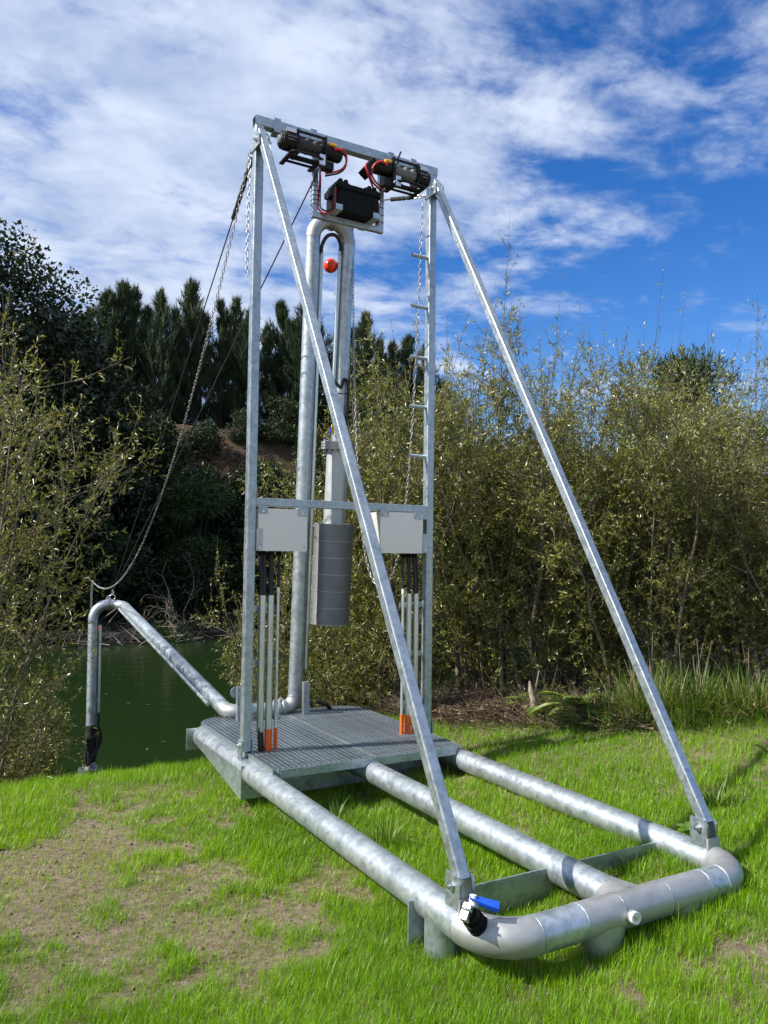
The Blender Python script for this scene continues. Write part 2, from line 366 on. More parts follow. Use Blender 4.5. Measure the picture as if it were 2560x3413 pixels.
# ------------------------------------------------------------------ ground, river
WATER_Z = -1.7
def bank_edge(x):
    return 1.12+0.10*np.sin(np.asarray(x)*0.9)+0.30*sstep(0.9, 3.0, x)
def lawn_h(x, y):
    x = np.asarray(x, float); y = np.asarray(y, float)
    z = -0.285+0.105*np.clip(x, 0, 4.5)*sstep(-0.2, 1.2, x)+0.015*np.clip(-x, 0, 3)
    z = z+0.066*np.exp(-(((x-0.5)/1.0)**2+((y+2.1)/0.8)**2))
    z = z+0.05*(fbm(x*0.8, y*0.8, 3)-0.5)+0.016*(fbm(x*6, y*6, 5, 3)-0.5)
    return z
def ground_h(x, y):
    x = np.asarray(x, float); y = np.asarray(y, float)
    z = lawn_h(x, y)
    e = bank_edge(x); t = np.clip(y-e, 0, None)
    z = np.where(y > e-0.5, z-0.10*sstep(-0.5, 0.3, y-e), z)
    z = z-np.minimum(0.95*t*sstep(0, 0.5, t), 2.6)
    z = np.maximum(z, -2.75+0.1*fbm(x*0.5, y*0.5, 9))
    yf = 20.8+0.9*np.sin(x*0.23)+0.8*(fbm(x*0.3, y*0, 21)-0.5)
    far = -2.6+1.6*sstep(-1.5, 1.2, y-yf)+7.4*sstep(0.6, 8.0, y-yf)+1.2*sstep(8, 40, y-yf)+0.03*np.clip(y-70, 0, None)
    far = far+0.9*(fbm(x*0.4, y*0.4, 31)-0.5)*sstep(0, 3, y-yf)
    return np.where(y > 14, np.maximum(z, far), z)
def axis_samples(a, b, fa, fb, step, grow=1.16):
    v = list(np.arange(fa, fb, step)); s = step; x = fb
    while x < b: v.append(x); s *= grow; x += s
    v.append(b); s = step; x = fa-step; lo = []
    while x > a: lo.append(x); s *= grow; x -= s
    lo.append(a); return np.array(lo[::-1]+v)
gx = axis_samples(-160, 200, -3.0, 5.0, 0.06); gy = np.concatenate([axis_samples(-40, 18, -4.5, 3.6, 0.06, 1.12), np.arange(18.4, 36, 0.4), np.array([38, 42, 48, 56, 70, 100, 150, 240])])
X, Y = np.meshgrid(gx, gy); Z = ground_h(X, Y)
nx, ny = len(gx), len(gy)
ii = np.arange(nx*ny).reshape(ny, nx)
quads = np.stack([ii[:-1, :-1], ii[:-1, 1:], ii[1:, 1:], ii[1:, :-1]], -1).reshape(-1, 4)
g = np_mesh('ground', np.stack([X, Y, Z], -1).reshape(-1, 3), quads, ground_mat(), smooth=True)
tag(g, 'lawn with bare soil sloping to the river and wooded far bank', 'ground', kind='structure')
w = MB(); w.add([(-160, 1.0, WATER_Z), (200, 1.0, WATER_Z), (200, 30, WATER_Z), (-160, 30, WATER_Z)], [(0, 1, 2, 3)])
tag(w.build('river', water_mat()), 'calm dark green river behind the platform', 'river', kind='structure')
# ------------------------------------------------------------------ the pump stand: skid, platform, portal, braces
W = 1.16; ZP = -0.093; PR = 0.0572; YF = -2.204; YR = 0.92; ER = 0.152; HT = 3.5
XM = W/2
stand = thing('pump_stand', (XM, -0.6, -0.30), 'galvanised pipe skid with grated platform, tall ladder portal and two long slanted braces', 'pump stand')
def bolt(p, d, r=0.011, l=0.016, mat=None, parent=None, name='bolt'):
    p, d = Vector(p), Vector(d).normalized(); b = MB()
    b.rings(p-d*0.002, p+d, [(0, 0), (0, r*1.75), (0.004, r*1.75), (0.004, r*1.3), (0.004+l*0.6, r*1.25), (0.004+l*0.6, r*0.75), (0.004+l, r*0.7), (0.004+l, 0)], 6, False)
    return b.build(name, mat or STEEL, parent)
def weld(c, d, r, parent, th=0.0019):
    d = Vector(d).normalized(); u = d.orthogonal().normalized(); v = d.cross(u); c = Vector(c); rnd = random.Random(int(c.x*1000)+int(c.y*77))
    pts = [c+(u*math.cos(2*math.pi*k/36)+v*math.sin(2*math.pi*k/36))*(r+0.0006)+d*rnd.uniform(-0.0012, 0.0012) for k in range(36)]
    return MB().tube(pts, th, 6, closed=True).build('weld', GALV, parent)
# long pipes with the rear corner bends
for x, s in ((0, 1), (W, -1)):
    pts = [V(x, YF+ER, ZP), V(x, -1.0, ZP), V(x, 0.0, ZP), V(x, YR-ER, ZP)]
    pts += arc((x+s*ER, YR-ER, ZP), (-s, 0, 0), (0, 1, 0), ER, 12)[1:]
    pts += [V(x+s*(ER+0.2), YR, ZP), V(XM-s*0.0005, YR, ZP)]
    MB().tube(pts, PR, 32).build('pipe', GALV_PIPE, stand)
MB().tube([V(XM, YF+0.10, ZP), V(XM, -1.0, ZP), V(XM, 0, ZP), V(XM, YR-0.03, ZP)], PR, 32).build('pipe', GALV_PIPE, stand)
# front header: elbows, spools, tees
for x, s in ((0, 1), (W, -1)):
    el = MB().tube(arc((x+s*ER, YF+ER, ZP), (-s, 0, 0), (0, -1, 0), ER, 16), PR+0.0015, 36).build('elbow', GALV_FIT, stand)
    weld((x, YF+ER, ZP), (0, 1, 0), PR, el); weld((x+s*ER, YF, ZP), (1, 0, 0), PR, el)
def header_spool(x0, x1, m, nm):
    return MB().tube([V(x0, YF, ZP), V((x0+x1)/2, YF, ZP), V(x1, YF, ZP)], PR if nm == 'spool' else PR+0.0012, 36).build(nm, m, stand)
header_spool(ER, 0.335, GALV_PIPE, 'spool'); header_spool(0.915, W-ER, GALV_PIPE, 'spool')
def tee(x0, x1, xc, d, length, foot):
    t = header_spool(x0, x1, GALV_FIT, 'tee'); d = Vector(d); c = V(xc, YF, ZP); b = MB(); vs = []; n = 14; seg = 32
    side = V(1, 0, 0); oth = d.cross(side)
    for i in range(n):
        t_ = i/(n-1); dist = 0.018+(length-0.018)*t_
        fl = max(0.0, 1-(dist-0.018)/0.135)
        ax = PR+0.062*fl**2.0; ay = PR*0.985
        for k in range(seg):
            a = 2*math.pi*k/seg; vs.append(c+d*dist+side*ax*math.cos(a)+oth*ay*math.sin(a))
    fs = [(i*seg+k, i*seg+(k+1) % seg, (i+1)*seg+(k+1) % seg, (i+1)*seg+k) for i in range(n-1) for k in range(seg)]
    b.add(vs, fs, True); b.add(vs[-seg:], [tuple(range(seg))])
    b.build('leg' if foot else 'branch', GALV_FIT, stand)
    for xx in (x0, x1): weld((xx, YF, ZP), (1, 0, 0), PR, t)
tee(0.335, 0.50, 0.435, (0, 0, -1), 0.26, True); tee(0.50, 0.72, 0.585, (0, 1, 0), 0.125, False); tee(0.72, 0.915, 0.815, (0, 0, -1), 0.24, True)
# legs under the side pipes and the deep cross plate
for x in (0, W):
    lg = MB().tube([V(x, -1.915, ZP-0.01), V(x, -1.915, -0.40)], PR*0.95, 28).build('leg', GALV, stand)
MB().box((-0.075, -1.835, -0.235), (W+0.02, -1.827, -0.086)).build('cross_plate', GALV, stand)
# plug on the header and the ball valve on the left elbow
pc = V(0.515, YF-PR*0.95, ZP+0.004); pd = V(-0.12, -1, 0.12).normalized()
pl = MB().rings(pc-pd*0.012, pc+pd, [(0, 0), (0, 0.021), (0.026, 0.021), (0.026, 0.015), (0.026, 0)], 24).build('drain_plug', GALV_FIT, stand)
MB().rings(pc+pd*0.013, pc+pd, [(0, 0.0195), (0.012, 0.020), (0.013, 0.017), (0.009, 0.0165), (0.009, 0)], 24).build('white_ring', WHITE, pl)
MB().obox(pc+pd*0.024, (1, 0, 0), (0, 1, 1), pd, 0.0055, 0.0055, 0.006).build('square_key', STEEL, pl)
vn = V(-0.50, -0.42, 0.74).normalized()
vc = V(0.0142, YF+0.088, ZP)+vn*PR*0.86
vd = V(-0.66, -0.30, 0.70).normalized(); K = 1.22
vs_ = vd.cross(V(0, 0, 1)).normalized(); vu = vs_.cross(vd).normalized()
valve = MB().rings(vc-vd*0.012, vc+vd, [(0, 0), (0, 0.027*K), (0.012, 0.029*K), (0.018, 0.0265*K), (0.030, 0.0275*K), (0.031, 0.0245*K), (0.040, 0.0265*K), (0.041, 0.0235*K), (0.054, 0.0265*K), (0.062, 0.0265*K), (0.063, 0.022*K), (0.078, 0.0235*K), (0.092, 0.0225*K), (0.093, 0.012), (0.093, 0)], 28).build('valve', BLACK, stand)
MB().rings(vc-vd*0.018, vc+vd, [(0, 0.030*K), (0.014, 0.030*K), (0.014, 0.026*K)], 28).build('threaded_nipple', GALV_FIT, valve)
vt = vc+vd*0.084
vq = (vt+vu*0.020)
MB().tube([vq-vs_*0.004, vq+vu*0.016, vq+vu*0.032+vd*0.010], 0.0110, 12).build('white_spindle', WHITE, valve)
lev = MB(); l0 = vq+vu*0.022+vd*0.010
ld = V(0.86, -0.36, -0.30).normalized(); lw = V(0.3, 0.8, 0.35).normalized(); lw = (lw-ld*lw.dot(ld)).normalized(); ln = ld.cross(lw)
lev.plate([l0-lw*0.010-ld*0.008, l0-lw*0.014+ld*0.040, l0-lw*0.018+ld*0.085, l0+lw*0.015+ld*0.090, l0+lw*0.012+ld*0.040, l0+lw*0.010-ld*0.008], ln, 0.004)
lev.plate([l0-lw*0.014+ld*0.02, l0-lw*0.018+ld*0.085, l0-lw*0.018+ld*0.085-ln*0.012, l0-lw*0.014+ld*0.02-ln*0.007], lw, 0.003)
lev.build('lever', BLUE, valve)
MB().obox(vt+vd*0.012-vu*0.004, vs_, vu, vd, 0.012, 0.024, 0.012).build('cam_latch', STEEL, valve)
MB().tube(arc(vt+vd*0.020-vs_*0.002, vs_, vd, 0.015, 12, 0, 360)[:-1], 0.0035, 8, closed=True).build('pull_ring', STEEL, valve)
# platform: bearers, skirts, front trim, grating
MB().box((-0.060, -0.112, -0.225), (W+0.060, -0.104, -0.052)).build('bearer_plate', GALV, stand)
MB().box((-0.062, 0.925, -0.195), (W+0.062, 0.933, -0.062)).build('bearer_plate', GALV, stand)
for x, s in ((-0.060, 1), (W+0.054, 1)):
    MB().plate([(x, -0.102, -0.225), (x, -0.102, -0.075), (x, 0.75, -0.075), (x, 0.75, -0.112), (x, 0.62, -0.125)], (1, 0, 0), 0.006).build('side_skirt', GALV, stand)
MB().box((0.045, -0.392, -0.058), (W-0.045, -0.386, -0.016)).build('front_trim', GALV, stand)
GZ0, GZ1 = -0.036, -0.010
def grate_end(x):                     # the far corners are rounded like the pipe beneath
    d = min(x, W-x); r = 0.17
    return (YR+0.045) - (0 if d > r else (r-math.sqrt(max(0.0, r*r-(r-d)**2))))
def bar_mesh():
    m = MB(); m.box((-0.0016, 0, GZ0), (0.0016, 1, GZ1)); return m
bar0 = None; xb = 0.012; k = 0
panels = [MB(), MB()]
while xb < W-0.008:
    y0 = -0.385; y1 = grate_end(xb)
    if abs(xb-0.0) < 0.05: y0 = -0.385
    if bar0 is None:
        bar0 = bar_mesh().build('grate_bar', GALV, stand, org=(0, 0, 0)); b = bar0
    else:
        b = bar0.copy(); COL.objects.link(b); b.parent = stand
    b.location = V(xb, y0, 0)-stand.location; b.scale = (1, y1-y0, 1)
    xb += 0.0285
yk = -0.372; rod0 = None
while yk < YR+0.03:
    d = 0.0
    if yk > YR+0.045-0.17:
        q = YR+0.045-0.17; d = 0.17-math.sqrt(max(0, 0.17**2-(yk-q)**2))
    if rod0 is None:
        rod0 = MB().prism((0, 0, -0.0135), (1, 0, -0.0135), 0.0026, 0.0030, (0, 1, 0)).build('cross_rod', GALV, stand, org=(0, 0, 0)); b = rod0
    else:
        b = rod0.copy(); COL.objects.link(b); b.parent = stand
    b.location = V(0.004+d, yk, 0)-stand.location; b.scale = (W-0.008-2*d, 1, 1)
    yk += 0.0275
for x in (0.004, XM-0.006, XM+0.012, W-0.010):
    MB().box((x, -0.389, GZ0-0.0006), (x+0.005, YR-0.12, GZ1+0.001)).build('panel_edge', GALV, stand)
# portal: posts, beams, ladder rungs
S = 0.0255
for x, s in ((0, 1), (W, -1)):
    p = MB().prism((x, 0, 0.0), (x, 0, HT-0.0278), S, S, (1, 0, 0), 0.006).build('post', GALV, stand)
    for q in (-1, 1):
        MB().plate([(x+q*(S+0.0005)-(0.007 if q < 0 else 0), -0.030, -0.052), (x+q*(S+0.0005)-(0.007 if q < 0 else 0), 0.030, -0.052), (x+q*(S+0.0005)-(0.007 if q < 0 else 0), 0.030, 0.058), (x+q*(S+0.0005)-(0.007 if q < 0 else 0), -0.030, 0.058)], (1, 0, 0), 0.007).build('lug', GALV, stand)
        bolt((x+q*(S+0.0075), 0, 0.032), (q, 0, 0), 0.010, 0.018, parent=p)
    # pads at the head of the post, either side of the brace
    for q in (-1, 1):
        xx = x+q*(S+0.0005)-(0.006 if q < 0 else 0)
        MB().plate([(xx, -0.095, 3.325), (xx, 0.028, 3.325), (xx, 0.028, 3.425), (xx, -0.045, 3.425), (xx, -0.095, 3.385)], (1, 0, 0), 0.006).build('head_plate', GALV, stand)
        bolt((x+q*(S+0.0065), -0.062, 3.365), (q, 0, 0), 0.010, 0.020, parent=p)
MB().prism((-S-0.002, 0, HT), (W+S+0.002, 0, HT), 0.0275, 0.0275, (0, 0, 1), 0.005, open_end=True).build('top_beam', GALV, stand)
MB().prism((S, 0, 1.353), (W-S, 0, 1.353), 0.0225, 0.0225, (0, 0, 1), 0.004).build('mid_beam', GALV, stand)
for z in (2.942, 2.622, 2.299, 1.990, 1.681):
    rg = MB(); rg.rings((W-S, 0, z), (W-S-0.115, 0, z), [(0, 0.0115), (0.115, 0.0115), (0.115, 0.0085), (0.09, 0.0085), (0.09, 0)], 16)
    rg.build('rung', GALV, stand)
# braces
for x in (0, W):
    a = V(x, -0.062, 3.385); b = V(x, -2.032, 0.050); d = (b-a).normalized()
    br = MB().prism(a-d*0.045, b+d*0.008, 0.0215, 0.0215, (1, 0, 0), 0.0050).build('brace', GALV, stand)
    for q in (-1, 1):
        xx = x+q*0.0225-(0.008 if q < 0 else 0)
        MB().plate([(xx, -2.062, -0.062), (xx, -1.985, -0.062), (xx, -1.985, 0.062), (xx, -2.050, 0.062), (xx, -2.066, 0.045)], (1, 0, 0), 0.008).build('lug', GALV, stand)
        bolt((x+q*0.0305, -2.025, 0.028), (q, 0, 0), 0.010, 0.020, parent=br)
    MB().plate([(x-0.031, -2.070, -0.005), (x+0.031, -2.070, -0.005), (x+0.042, -2.078, -0.075), (x-0.042, -2.078, -0.075)], (0, 1, 0.1), 0.007).build('gusset', GALV_FIT, stand)
# hanger for the battery, saddles for the winches
HX0, HX1, HZ = 0.345, 0.785, 3.040
MB().prism((HX0, -0.01, HT-0.0278), (HX0, -0.01, HZ-0.016), 0.016, 0.016, (1, 0, 0), 0.003).build('hanger', GALV, stand)
MB().prism((HX1, -0.01, HT-0.0278), (HX1, -0.01, HZ-0.016), 0.016, 0.016, (1, 0, 0), 0.003).build('hanger', GALV, stand)
MB().prism((HX0+0.016, -0.01, HZ), (HX1-0.016, -0.01, HZ), 0.016, 0.016, (0, 0, 1), 0.003).build('hanger_rail', GALV, stand)
for x in (0.455, 0.70):
    MB().plate([(x-0.022, -0.115, HZ+0.017), (x+0.022, -0.115, HZ+0.017), (x+0.022, 0.085, HZ+0.017), (x-0.022, 0.085, HZ+0.017)], (0, 0, 1), 0.004).box((x-0.022, -0.119, HZ+0.017), (x+0.022, -0.115, HZ+0.050)).build('battery_bracket', GALV, stand)
for x in (0.10, 0.325, 0.845, 1.005):
    MB().box((x-0.020, -0.0335, HT-0.045), (x+0.020, 0.0335, HT+0.0345)).build('winch_saddle', GALV, stand)
# box tabs on the mid beam and posts
for (x0, x1, z0, z1) in ((0.033, 0.085, 1.288, 1.332), (0.268, 0.326, 1.280, 1.332), (0.802, 0.858, 1.296, 1.340), (1.040, 1.127, 1.288, 1.332), (0.0258, 0.060, 1.085, 1.205), (1.098, 1.1342, 1.083, 1.200)):
    tb = MB().box((x0, -0.0405, z0), (x1, -0.0365, z1)).build('box_tab', GALV, stand)
    bolt(((x0+x1)/2, -0.040, z0+0.014), (0, -1, 0), 0.0045, 0.006, parent=tb)
# conduits up the posts
def hose(pts, r, parent, name='corrugated_hose', ribs=True, mat=None):
    pts = [Vector(p) for p in pts]
    # Catmull-Rom
    P = [pts[0]*2-pts[1]]+pts+[pts[-1]*2-pts[-2]]; out = []
    for i in range(1, len(P)-2):
        for k in range(12):
            t = k/12; a, b, c, d = P[i-1], P[i], P[i+1], P[i+2]
            out.append(0.5*((2*b)+(c-a)*t+(2*a-5*b+4*c-d)*t*t+(3*b-a-3*c+d)*t*t*t))
    out.append(pts[-1])
    if not ribs: return MB().tube(out, r, 10).build(name, mat or RUBBER, parent)
    L = sum((out[i+1]-out[i]).length for i in range(len(out)-1)); n = max(8, int(L/0.0045)); res = []; rr = []
    seg = 0; acc = 0
    for k in range(n+1):
        s_ = L*k/n
        while seg < len(out)-2 and acc+(out[seg+1]-out[seg]).length < s_: acc += (out[seg+1]-out[seg]).length; seg += 1
        l = (out[seg+1]-out[seg]).length; res.append(out[seg].lerp(out[seg+1], min(1, (s_-acc)/max(l, 1e-6)))); rr.append(r*(1.0 if k % 2 else 0.90))
    return MB().tube(res, rr, 12).build(name, mat or RUBBER, parent)
def conduit(x, y, r, z0, z1, orange=None):
    c = MB().rings((x, y, z0), (x, y, z1), [(0, 0), (0, r), (z1-z0, r), (z1-z0, r*0.85), (z1-z0-0.03, r*0.85), (z1-z0-0.03, 0)], 18).build('conduit', GALV_THIN, stand)
    if orange: MB().cyl((x, y, z0+0.012), (x, y, -0.30 if orange == 2 else -0.05), r*1.12, 18).build('orange_sleeve', ORANGE, c)
    return c
c1 = conduit(0.081, 0.0, 0.0195, 0.093, 0.838)
hose([(0.076, -0.006, 0.12), (0.078, -0.010, 0.03), (0.090, -0.008, -0.05)], 0.0125, c1); hose([(0.090, 0.006, 0.12), (0.094, 0.002, 0.03), (0.101, 0.002, -0.05)], 0.0125, c1)
c2 = conduit(0.130, 0.0, 0.0185, 0.093, 0.838, 1); c3 = conduit(0.173, 0.0, 0.0095, 0.093, 0.855, 1)
MB().cyl((0.173, 0, 0.855), (0.173, 0, 0.880), 0.0097, 16).build('white_bush', WHITE, c3)
hose([(0.074, 0.0, 0.83), (0.074, 0.01, 0.95), (0.070, 0.03, 1.085)], 0.0125, c1); hose([(0.091, 0.0, 0.83), (0.092, 0.01, 0.95), (0.094, 0.03, 1.085)], 0.0125, c1)
hose([(0.130, 0.0, 0.83), (0.134, 0.01, 0.95), (0.140, 0.03, 1.085)], 0.0145, c2); hose([(0.173, 0.0, 0.87), (0.180, 0.01, 0.98), (0.184, 0.03, 1.085)], 0.0085, c3, ribs=False)
d1 = conduit(0.985, 0.0, 0.0090, 0.096, 0.835, 2); d2 = conduit(1.029, 0.0, 0.0165, 0.090, 0.834, 2); d3 = conduit(1.079, 0.0, 0.0165, 0.092, 0.834, 1)
MB().cyl((0.985, 0, 0.835), (0.985, 0, 0.862), 0.0092, 16).build('white_bush', WHITE, d1)
hose([(0.985, 0.0, 0.85), (0.984, 0.01, 0.97), (1.000, 0.03, 1.082)], 0.0075, d1, ribs=False); hose([(1.027, 0.0, 0.83), (1.031, 0.01, 0.95), (1.040, 0.03, 1.082)], 0.0125, d2)
hose([(1.072, 0.0, 0.83), (1.074, 0.01, 0.95), (1.078, 0.03, 1.082)], 0.0135, d3); hose([(1.090, 0.004, 0.83), (1.093, 0.01, 0.95), (1.092, 0.03, 1.082)], 0.0060, d3, ribs=False)
for z in (0.765, 0.465, 0.165):
    MB().box((S, 0.0195, z-0.016), (0.186, 0.0245, z+0.016)).build('conduit_strap', GALV, stand)
    MB().box((0.972, 0.0170, z-0.016), (W-S, 0.0220, z+0.016)).build('conduit_strap', GALV, stand)
# swivel manifold behind the platform and the rest posts for the arms
ARM_R = 0.0490; HY, HZ0 = 0.90, 0.020; XA, XL = 0.672, 0.205
MB().tube([V(XL+0.10, HY, HZ0), V(XA-0.10, HY, HZ0)], ARM_R*0.98, 28).build('swivel_pipe', GALV_PIPE, stand)
MB().tube([V(0.44, HY, HZ0), V(0.44, HY, ZP)], ARM_R, 28).build('riser', GALV_FIT, stand)
for x in (XL+0.115, XA-0.115):
    cl = MB().rings((x-0.028, HY, HZ0), (x+1, HY, HZ0), [(0, ARM_R*0.9), (0, ARM_R+0.016), (0.016, ARM_R+0.018), (0.020, ARM_R+0.010), (0.036, ARM_R+0.010), (0.040, ARM_R+0.018), (0.056, ARM_R+0.016), (0.056, ARM_R*0.9)], 28).build('pipe_clamp', GALV_FIT, stand)
    bolt((x, HY-0.02, HZ0+ARM_R+0.008), (0, 0, 1), 0.008, 0.02, parent=cl)
hose([(XA+0.17, HY+0.01, 0.04), (XA+0.21, HY-0.04, 0.03), (XA+0.26, HY-0.02, -0.01)], 0.014, stand)
RESTS = []
for x in (XL+0.040, XA+0.036):
    r_ = MB().prism((x, HY-0.105, -0.010), (x-0.004, HY-0.105, 0.205), 0.022, 0.016, (1, 0, 0), 0.003).build('rest_post', GALV, stand)
    if x < 0.4: MB().rings((x-0.022, HY-0.075, 0.165), (x-0.022, HY-0.085, 0.165), [(0, 0), (0, 0.036), (0.010, 0.036), (0.010, 0)], 24).build('rest_disc', GALV, r_)

# ------------------------------------------------------------------ intake arms
def intake_arm(name, label, x, adir, length, sgn, ddir, dlen, bend_r, lower):
    """pipe from the swivel along adir, U bend across to x + sgn*2*bend_r, then a drop pipe with pump and strainer along ddir"""
    root = thing(name, (x, HY, HZ0), label, 'intake pipe', 'pair of hooked intake arms')
    a = Vector(adir).normalized(); h = V(x, HY, HZ0); sx = V(sgn, 0, 0); dd = Vector(ddir).normalized(); er = 0.085
    # swivel elbow: from the manifold (towards platform centre) round into the arm
    el = MB().tube([h+V(sgn_in(x)*0.115, 0, 0)]+arc(h+a*er+V(sgn_in(x)*er, 0, 0), -a, V(-sgn_in(x), 0, 0), er, 10), ARM_R+0.001, 28).build('swivel_elbow', GALV_FIT, root)
    T = h+a*length
    ap = MB().tube([h+a*er, h+a*(length*0.35), h+a*(length*0.7), T], ARM_R, 30).build('arm_pipe', GALV_PIPE, root)
    weld(h+a*er, a, ARM_R, ap); weld(T, a, ARM_R, ap)
    e1 = arc(T+sx*bend_r, -sx, a, bend_r, 12); top = e1[-1]
    MB().tube(e1, ARM_R+0.001, 30).build('bend', GALV_FIT if not lower else GALV_PIPE, root)
    e2 = arc(top+dd*bend_r, -dd, sx, bend_r, 12); D0 = e2[-1]
    b2 = MB().tube(e2, ARM_R+0.001, 30).build('bend', GALV_FIT if not lower else GALV_PIPE, root)
    # joint flange ring between the two bends, with the lifting lug
    MB().rings(top-sx*0.014, top+sx, [(0, ARM_R), (0, ARM_R+0.012), (0.010, ARM_R+0.012), (0.010, ARM_R+0.006), (0.018, ARM_R+0.006), (0.018, ARM_R+0.012), (0.028, ARM_R+0.012), (0.028, ARM_R)], 30).build('joint_ring', GALV_FIT, root)
    lz = -dd if not lower else V(0, 0, 1)
    MB().plate([top+lz*ARM_R*0.9-sx*0.03-V(0, 0.004, 0), top+lz*ARM_R*0.9+sx*0.03-V(0, 0.004, 0), top+lz*(ARM_R+0.045)+sx*0.012-V(0, 0.004, 0), top+lz*(ARM_R+0.045)-sx*0.012-V(0, 0.004, 0)], (0, 1, 0), 0.008).build('lifting_lug', GALV, root)
    E_ = D0+dd*dlen
    dp = MB().tube([D0, D0+dd*dlen*0.5, E_], ARM_R, 30).build('drop_pipe', GALV_PIPE, root); weld(D0, dd, ARM_R, dp)
    # chain rod standing on the outer shoulder of the drop bend
    rod_b = D0+dd*(-bend_r*0.62)+sx*ARM_R*0.45; rod_l = 0.30 if lower else 0.16
    up_ = V(0, 0, 1) if lower else -dd
    MB().prism(rod_b, rod_b+up_*rod_l, 0.009, 0.005, (1, 0, 0)).build('chain_rod', GALV, root)
    # flange pair
    fl = MB()
    prof = [(0, ARM_R), (0, 0.118), (0.016, 0.118), (0.016, 0.112), (0.020, 0.112), (0.020, 0.118), (0.034, 0.118), (0.034, 0.112), (0.038, 0.112), (0.038, 0.118), (0.054, 0.118), (0.054, 0.06)]
    if lower: prof = [(t, r_*0.96 if r_ > 0.06 else r_) for t, r_ in prof]
    fl.rings(E_, E_+dd, prof, 40, True); f_ = fl.build('flange', SHADE_STEEL if lower else GALV_FIT, root)
    u = dd.orthogonal().normalized(); v_ = dd.cross(u)
    for k in range(8):
        q = E_+(u*math.cos(k*math.pi/4+0.3)+v_*math.sin(k*math.pi/4+0.3))*0.094
        MB().rings(q-dd*0.016, q+dd, [(0, 0), (0, 0.010), (0.016, 0.011), (0.016, 0)], 6, False).rings(q+dd*0.054, q+dd, [(0, 0.011), (0.018, 0.011), (0.018, 0)], 6, False).build('flange_bolt', SHADE_STEEL if lower else GALV, f_)
    # pump shroud and strainer
    p1 = E_+dd*0.054; p2 = p1+dd*0.52; p3 = p2+dd*0.70
    MB().rings(p1, p2, [(0, 0.05), (0, 0.0775), (0.54, 0.0775)], 40).build('pump_shroud', SHADE_STEEL if lower else SHROUD, root)
    stn = MB().rings(p2, p3, [(0, 0.07), (0, 0.139), (0.70, 0.139), (0.70, 0)], 48).build('strainer', MESHM, root)
    for k in range(7):
        MB().rings(p2+dd*(0.70*k/6-0.003), p3, [(0, 0.139), (0, 0.1408), (0.006, 0.1408), (0.006, 0.139)], 48).build('strainer_band', GALV_FIT, stn)
    return root, h, a, T, top, D0, dd, E_, sx, rod_b+up_*rod_l
def sgn_in(x): return 1 if x < 0.44 else -1
def mesh_mat():
    m, N, L, B = new_mat('fine_strainer_mesh')
    v = obj_coord(N, L); sep = N.new('ShaderNodeSeparateXYZ'); L.new(v, sep.inputs[0])
    at = N.new('ShaderNodeMath'); at.operation = 'SINE'; mu = N.new('ShaderNodeMath'); mu.operation = 'MULTIPLY'; mu.inputs[1].default_value = 2*math.pi/0.0042
    L.new(sep.outputs[2], mu.inputs[0]); L.new(mu.outputs[0], at.inputs[0])
    r = ramp(N, [(0.25, (0.13, 0.14, 0.14)), (0.6, (0.42, 0.43, 0.43))])
    mr = N.new('ShaderNodeMapRange'); mr.inputs['From Min'].default_value = -1; L.new(at.outputs[0], mr.inputs['Value']); L.new(mr.outputs[0], r.inputs[0])
    n = noise_node(N, L, v, 9, 4); mm = N.new('ShaderNodeMix'); mm.data_type = 'RGBA'; mm.blend_type = 'MULTIPLY'; mm.inputs['Factor'].default_value = 0.5
    L.new(r.outputs[0], mm.inputs['A']); L.new(n.outputs[0], mm.inputs['B']); L.new(mm.outputs['Result'], B.inputs['Base Color'])
    B.inputs['Metallic'].default_value = 0.6; B.inputs['Roughness'].default_value = 0.48
    bp = N.new('ShaderNodeBump'); bp.inputs['Strength'].default_value = 0.35; bp.inputs['Distance'].default_value = 0.002; L.new(at.outputs[0], bp.inputs['Height']); L.new(bp.outputs[0], B.inputs['Normal'])
    return m
MESHM = mesh_mat()
lean = V(0, -0.166, 3.213)
BR = 0.135
A1 = intake_arm('intake_arm', 'galvanised intake pipe raised upright behind the portal, hooked top, strainer hanging above platform', XA, lean, 3.217, 1, (0, 0.0760, -1), 1.385, BR, False)
A2 = intake_arm('intake_arm', 'galvanised intake pipe lowered out over the river, its drop leg beside the leafy bush', XL, (0, 3.313, 0.469), 3.346, -1, (0, -0.06, -1), 1.475, BR+0.008, True)
